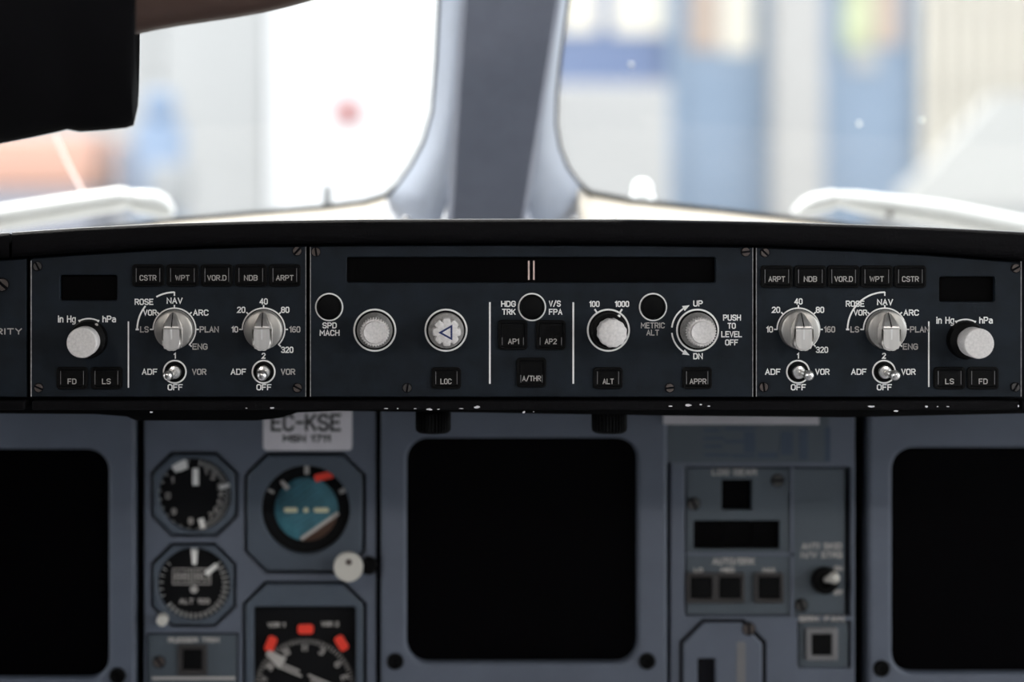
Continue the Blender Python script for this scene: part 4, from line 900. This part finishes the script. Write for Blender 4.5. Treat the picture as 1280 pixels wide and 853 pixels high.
fingers('l', Vector(J['lpalm'][0]), Vector((0.2, 0.75, -0.62)).normalized(), Vector((0.95, -0.2, 0)).normalized(), Vector((0, -0.3, -0.95)), (0.07, 0.078, 0.072, 0.058, 0.05))
def skin_mesh(name, joints, edges, root, m, parent, levels=2):
    names = list(joints); idx = {n: i for i, n in enumerate(names)}
    me = bpy.data.meshes.new(name); me.from_pydata([joints[n][0] for n in names], [(idx[a], idx[b]) for a, b in edges], [])
    o = bpy.data.objects.new(name, me); COL.objects.link(o)
    md = o.modifiers.new('skin', 'SKIN'); md.use_smooth_shade = True
    for i, n in enumerate(names):
        sv = me.skin_vertices[0].data[i]; sv.radius = (joints[n][1],) * 2; sv.use_root = (n == root)
    sd = o.modifiers.new('sub', 'SUBSURF'); sd.levels = levels; sd.render_levels = levels
    dg = bpy.context.evaluated_depsgraph_get(); res = bpy.data.meshes.new_from_object(o.evaluated_get(dg))
    bpy.data.objects.remove(o); bpy.data.meshes.remove(me)
    return obj(name, res, m, parent, 0) if False else _sm(obj(name, res, m, parent, 60))
def _sm(o): return o
body = skin_mesh('body', J, E, 'pelvis', 'skin', pr)
# face and ears on the head
hd = Vector(J['head'][0])
bm = bmesh.new()
for c_, r_, sc_ in ((hd + Vector((0.0, 0.088, -0.022)), 0.014, (0.8, 1, 1.5)), (hd + Vector((-0.082, 0.0, -0.02)), 0.02, (0.5, 0.8, 1.5)), (hd + Vector((0.082, 0.0, -0.02)), 0.02, (0.5, 0.8, 1.5)), (hd + Vector((0, 0.078, -0.055)), 0.014, (1.7, 0.8, 0.6))):
    r = bmesh.ops.create_uvsphere(bm, u_segments=12, v_segments=8, radius=r_); bmesh.ops.scale(bm, verts=r['verts'], vec=sc_); bmesh.ops.translate(bm, verts=r['verts'], vec=c_)
obj('face_features', bm, 'skin', pr, 60)
bm = bmesh.new()
for sx in (-0.03, 0.03):
    r = bmesh.ops.create_uvsphere(bm, u_segments=10, v_segments=8, radius=0.011); bmesh.ops.translate(bm, verts=r['verts'], vec=hd + Vector((sx, 0.076, 0.008)))
obj('eyes', bm, 'placard', pr, 60)
bm = bmesh.new(); r = bmesh.ops.create_uvsphere(bm, u_segments=20, v_segments=12, radius=0.1)
bmesh.ops.scale(bm, verts=r['verts'], vec=(0.92, 1.05, 1.0)); bmesh.ops.translate(bm, verts=r['verts'], vec=hd + Vector((0, -0.02, 0.03)))
bmesh.ops.delete(bm, geom=[v for v in bm.verts if v.co.z < hd.z - 0.02 or (v.co.y > hd.y + 0.05 and v.co.z < hd.z + 0.05)], context='VERTS'); obj('hair', bm, 'hair', pr, 60)
# shirt: torso and two loose sleeves
def ell(c, ax, up, ru, rv, n=24):
    ax = ax.normalized(); u = (up - ax * up.dot(ax)).normalized(); v = ax.cross(u)
    return [c + u * ru * math.cos(2 * PI * k / n) + v * rv * math.sin(2 * PI * k / n) * (1 + 0.03 * math.sin(5 * 2 * PI * k / n)) for k in range(n)]
sht = bmesh.new()
Z = Vector((0, 0, 1)); ca = Vector((0, 0.45, 0.8))
add_loft(sht, [ell(Vector(c_), ca, Vector((0, 1, 0)), a, b) for c_, a, b in (((-0.46, -0.55, -0.62), 0.13, 0.19), ((-0.46, -0.45, -0.42), 0.135, 0.185), ((-0.46, -0.28, -0.18), 0.135, 0.20), ((-0.455, -0.20, -0.05), 0.12, 0.19), ((-0.452, -0.17, 0.03), 0.07, 0.11), ((-0.45, -0.165, 0.06), 0.06, 0.065))], cap=False)
obj('shirt', sht, 'shirt', pr, 60)
def sleeve_ring(px, y0, y1, dep, n=28, skew=0.0):
    c = P(px, (y0 + y1) / 2); hh = (y1 - y0) / 2 * S(YP)
    out_ = []
    for k in range(n):
        a = 2 * PI * k / n; q = abs(math.cos(a)) ** 0.75 * math.copysign(1, math.cos(a))
        wob = 1 + 0.03 * math.sin(3 * a + px * 0.05)
        dy = dep * math.sin(a) * wob; k_ = (D0 + YP + dy) / (D0 + YP)
        out_.append(Vector((c.x * (1 + (k_ - 1) * 0.85), c.y + dy, c.z + hh * math.cos(a))))
    return out_
sl_rings = [sleeve_ring(px, y0, y1, dep, skew=sk) for px, y0, y1, dep, sk in ((-260, -170, 215, 0.085, 0), (-150, -165, 205, 0.082, 0), (-60, -160, 190, 0.078, 0), (0, -155, 180, 0.074, 0), (40, -150, 172, 0.071, 0), (72, -148, 165, 0.069, 0), (84, -147, 162, 0.068, 1), (100, -146, 165, 0.066, 2), (130, -144, 163, 0.064, 3), (158, -142, 160, 0.062, 3), (167, -142, 157, 0.0615, 4), (172, -141, 135, 0.061, 4), (172.5, -139, 125, 0.058, 4), (166, -137, 122, 0.056, 3), (120, -130, 120, 0.055, 0))]
obj('sleeve', add_loft(bmesh.new(), sl_rings, cap=False), 'shirt', pr, 60)
obj('sleeve', add_loft(bmesh.new(), [ell(Vector(c_), Vector((-0.08, -0.1, -0.26)), Vector((1, 0, 0)), r_, r_) for c_, r_ in (((-0.62, -0.2, 0.02), 0.07), ((-0.665, -0.2, -0.04), 0.08), ((-0.70, -0.24, -0.15), 0.07), ((-0.715, -0.255, -0.20), 0.068))], cap=False), 'shirt', pr, 60)
for sx in (-0.57, -0.36):
    obj('trouser_leg', add_loft(bmesh.new(), [ell(Vector(c_), Vector(d_), Vector((1, 0, 0)), r_, r_) for c_, d_, r_ in (((-0.465 + (sx + 0.465) * .7, -0.62, -0.61), (0, 1, 0), 0.115), ((sx, -0.45, -0.615), (0, 1, 0), 0.108), ((sx, -0.18, -0.60), (0, 1, -0.1), 0.082), ((sx, -0.09, -0.62), (0, .7, -.7), 0.082), ((sx, -0.075, -0.72), (0, 0, -1), 0.072), ((sx, -0.09, -1.04), (0, 0, -1), 0.062))], cap=False), 'trousers', pr, 60)
# pilot seat under the person
se = thing('pilot_seat', 'dark pilot seat the person sits on, left of the cockpit centre line', 'seat', (-0.46, -0.6, -1.14))
box('cushion', (-0.72, -0.85, -0.85), (-0.20, -0.32, -0.738), 'seatf', se, 0.03); box('backrest', (-0.70, -0.98, -0.72), (-0.22, -0.87, 0.02), 'seatf', se, 0.04); box('headrest', (-0.58, -0.97, 0.04), (-0.34, -0.89, 0.2), 'seatf', se, 0.03)
box('pedestal', (-0.6, -0.75, -1.14), (-0.32, -0.45, -0.85), 'midgrey', se, 0.01)
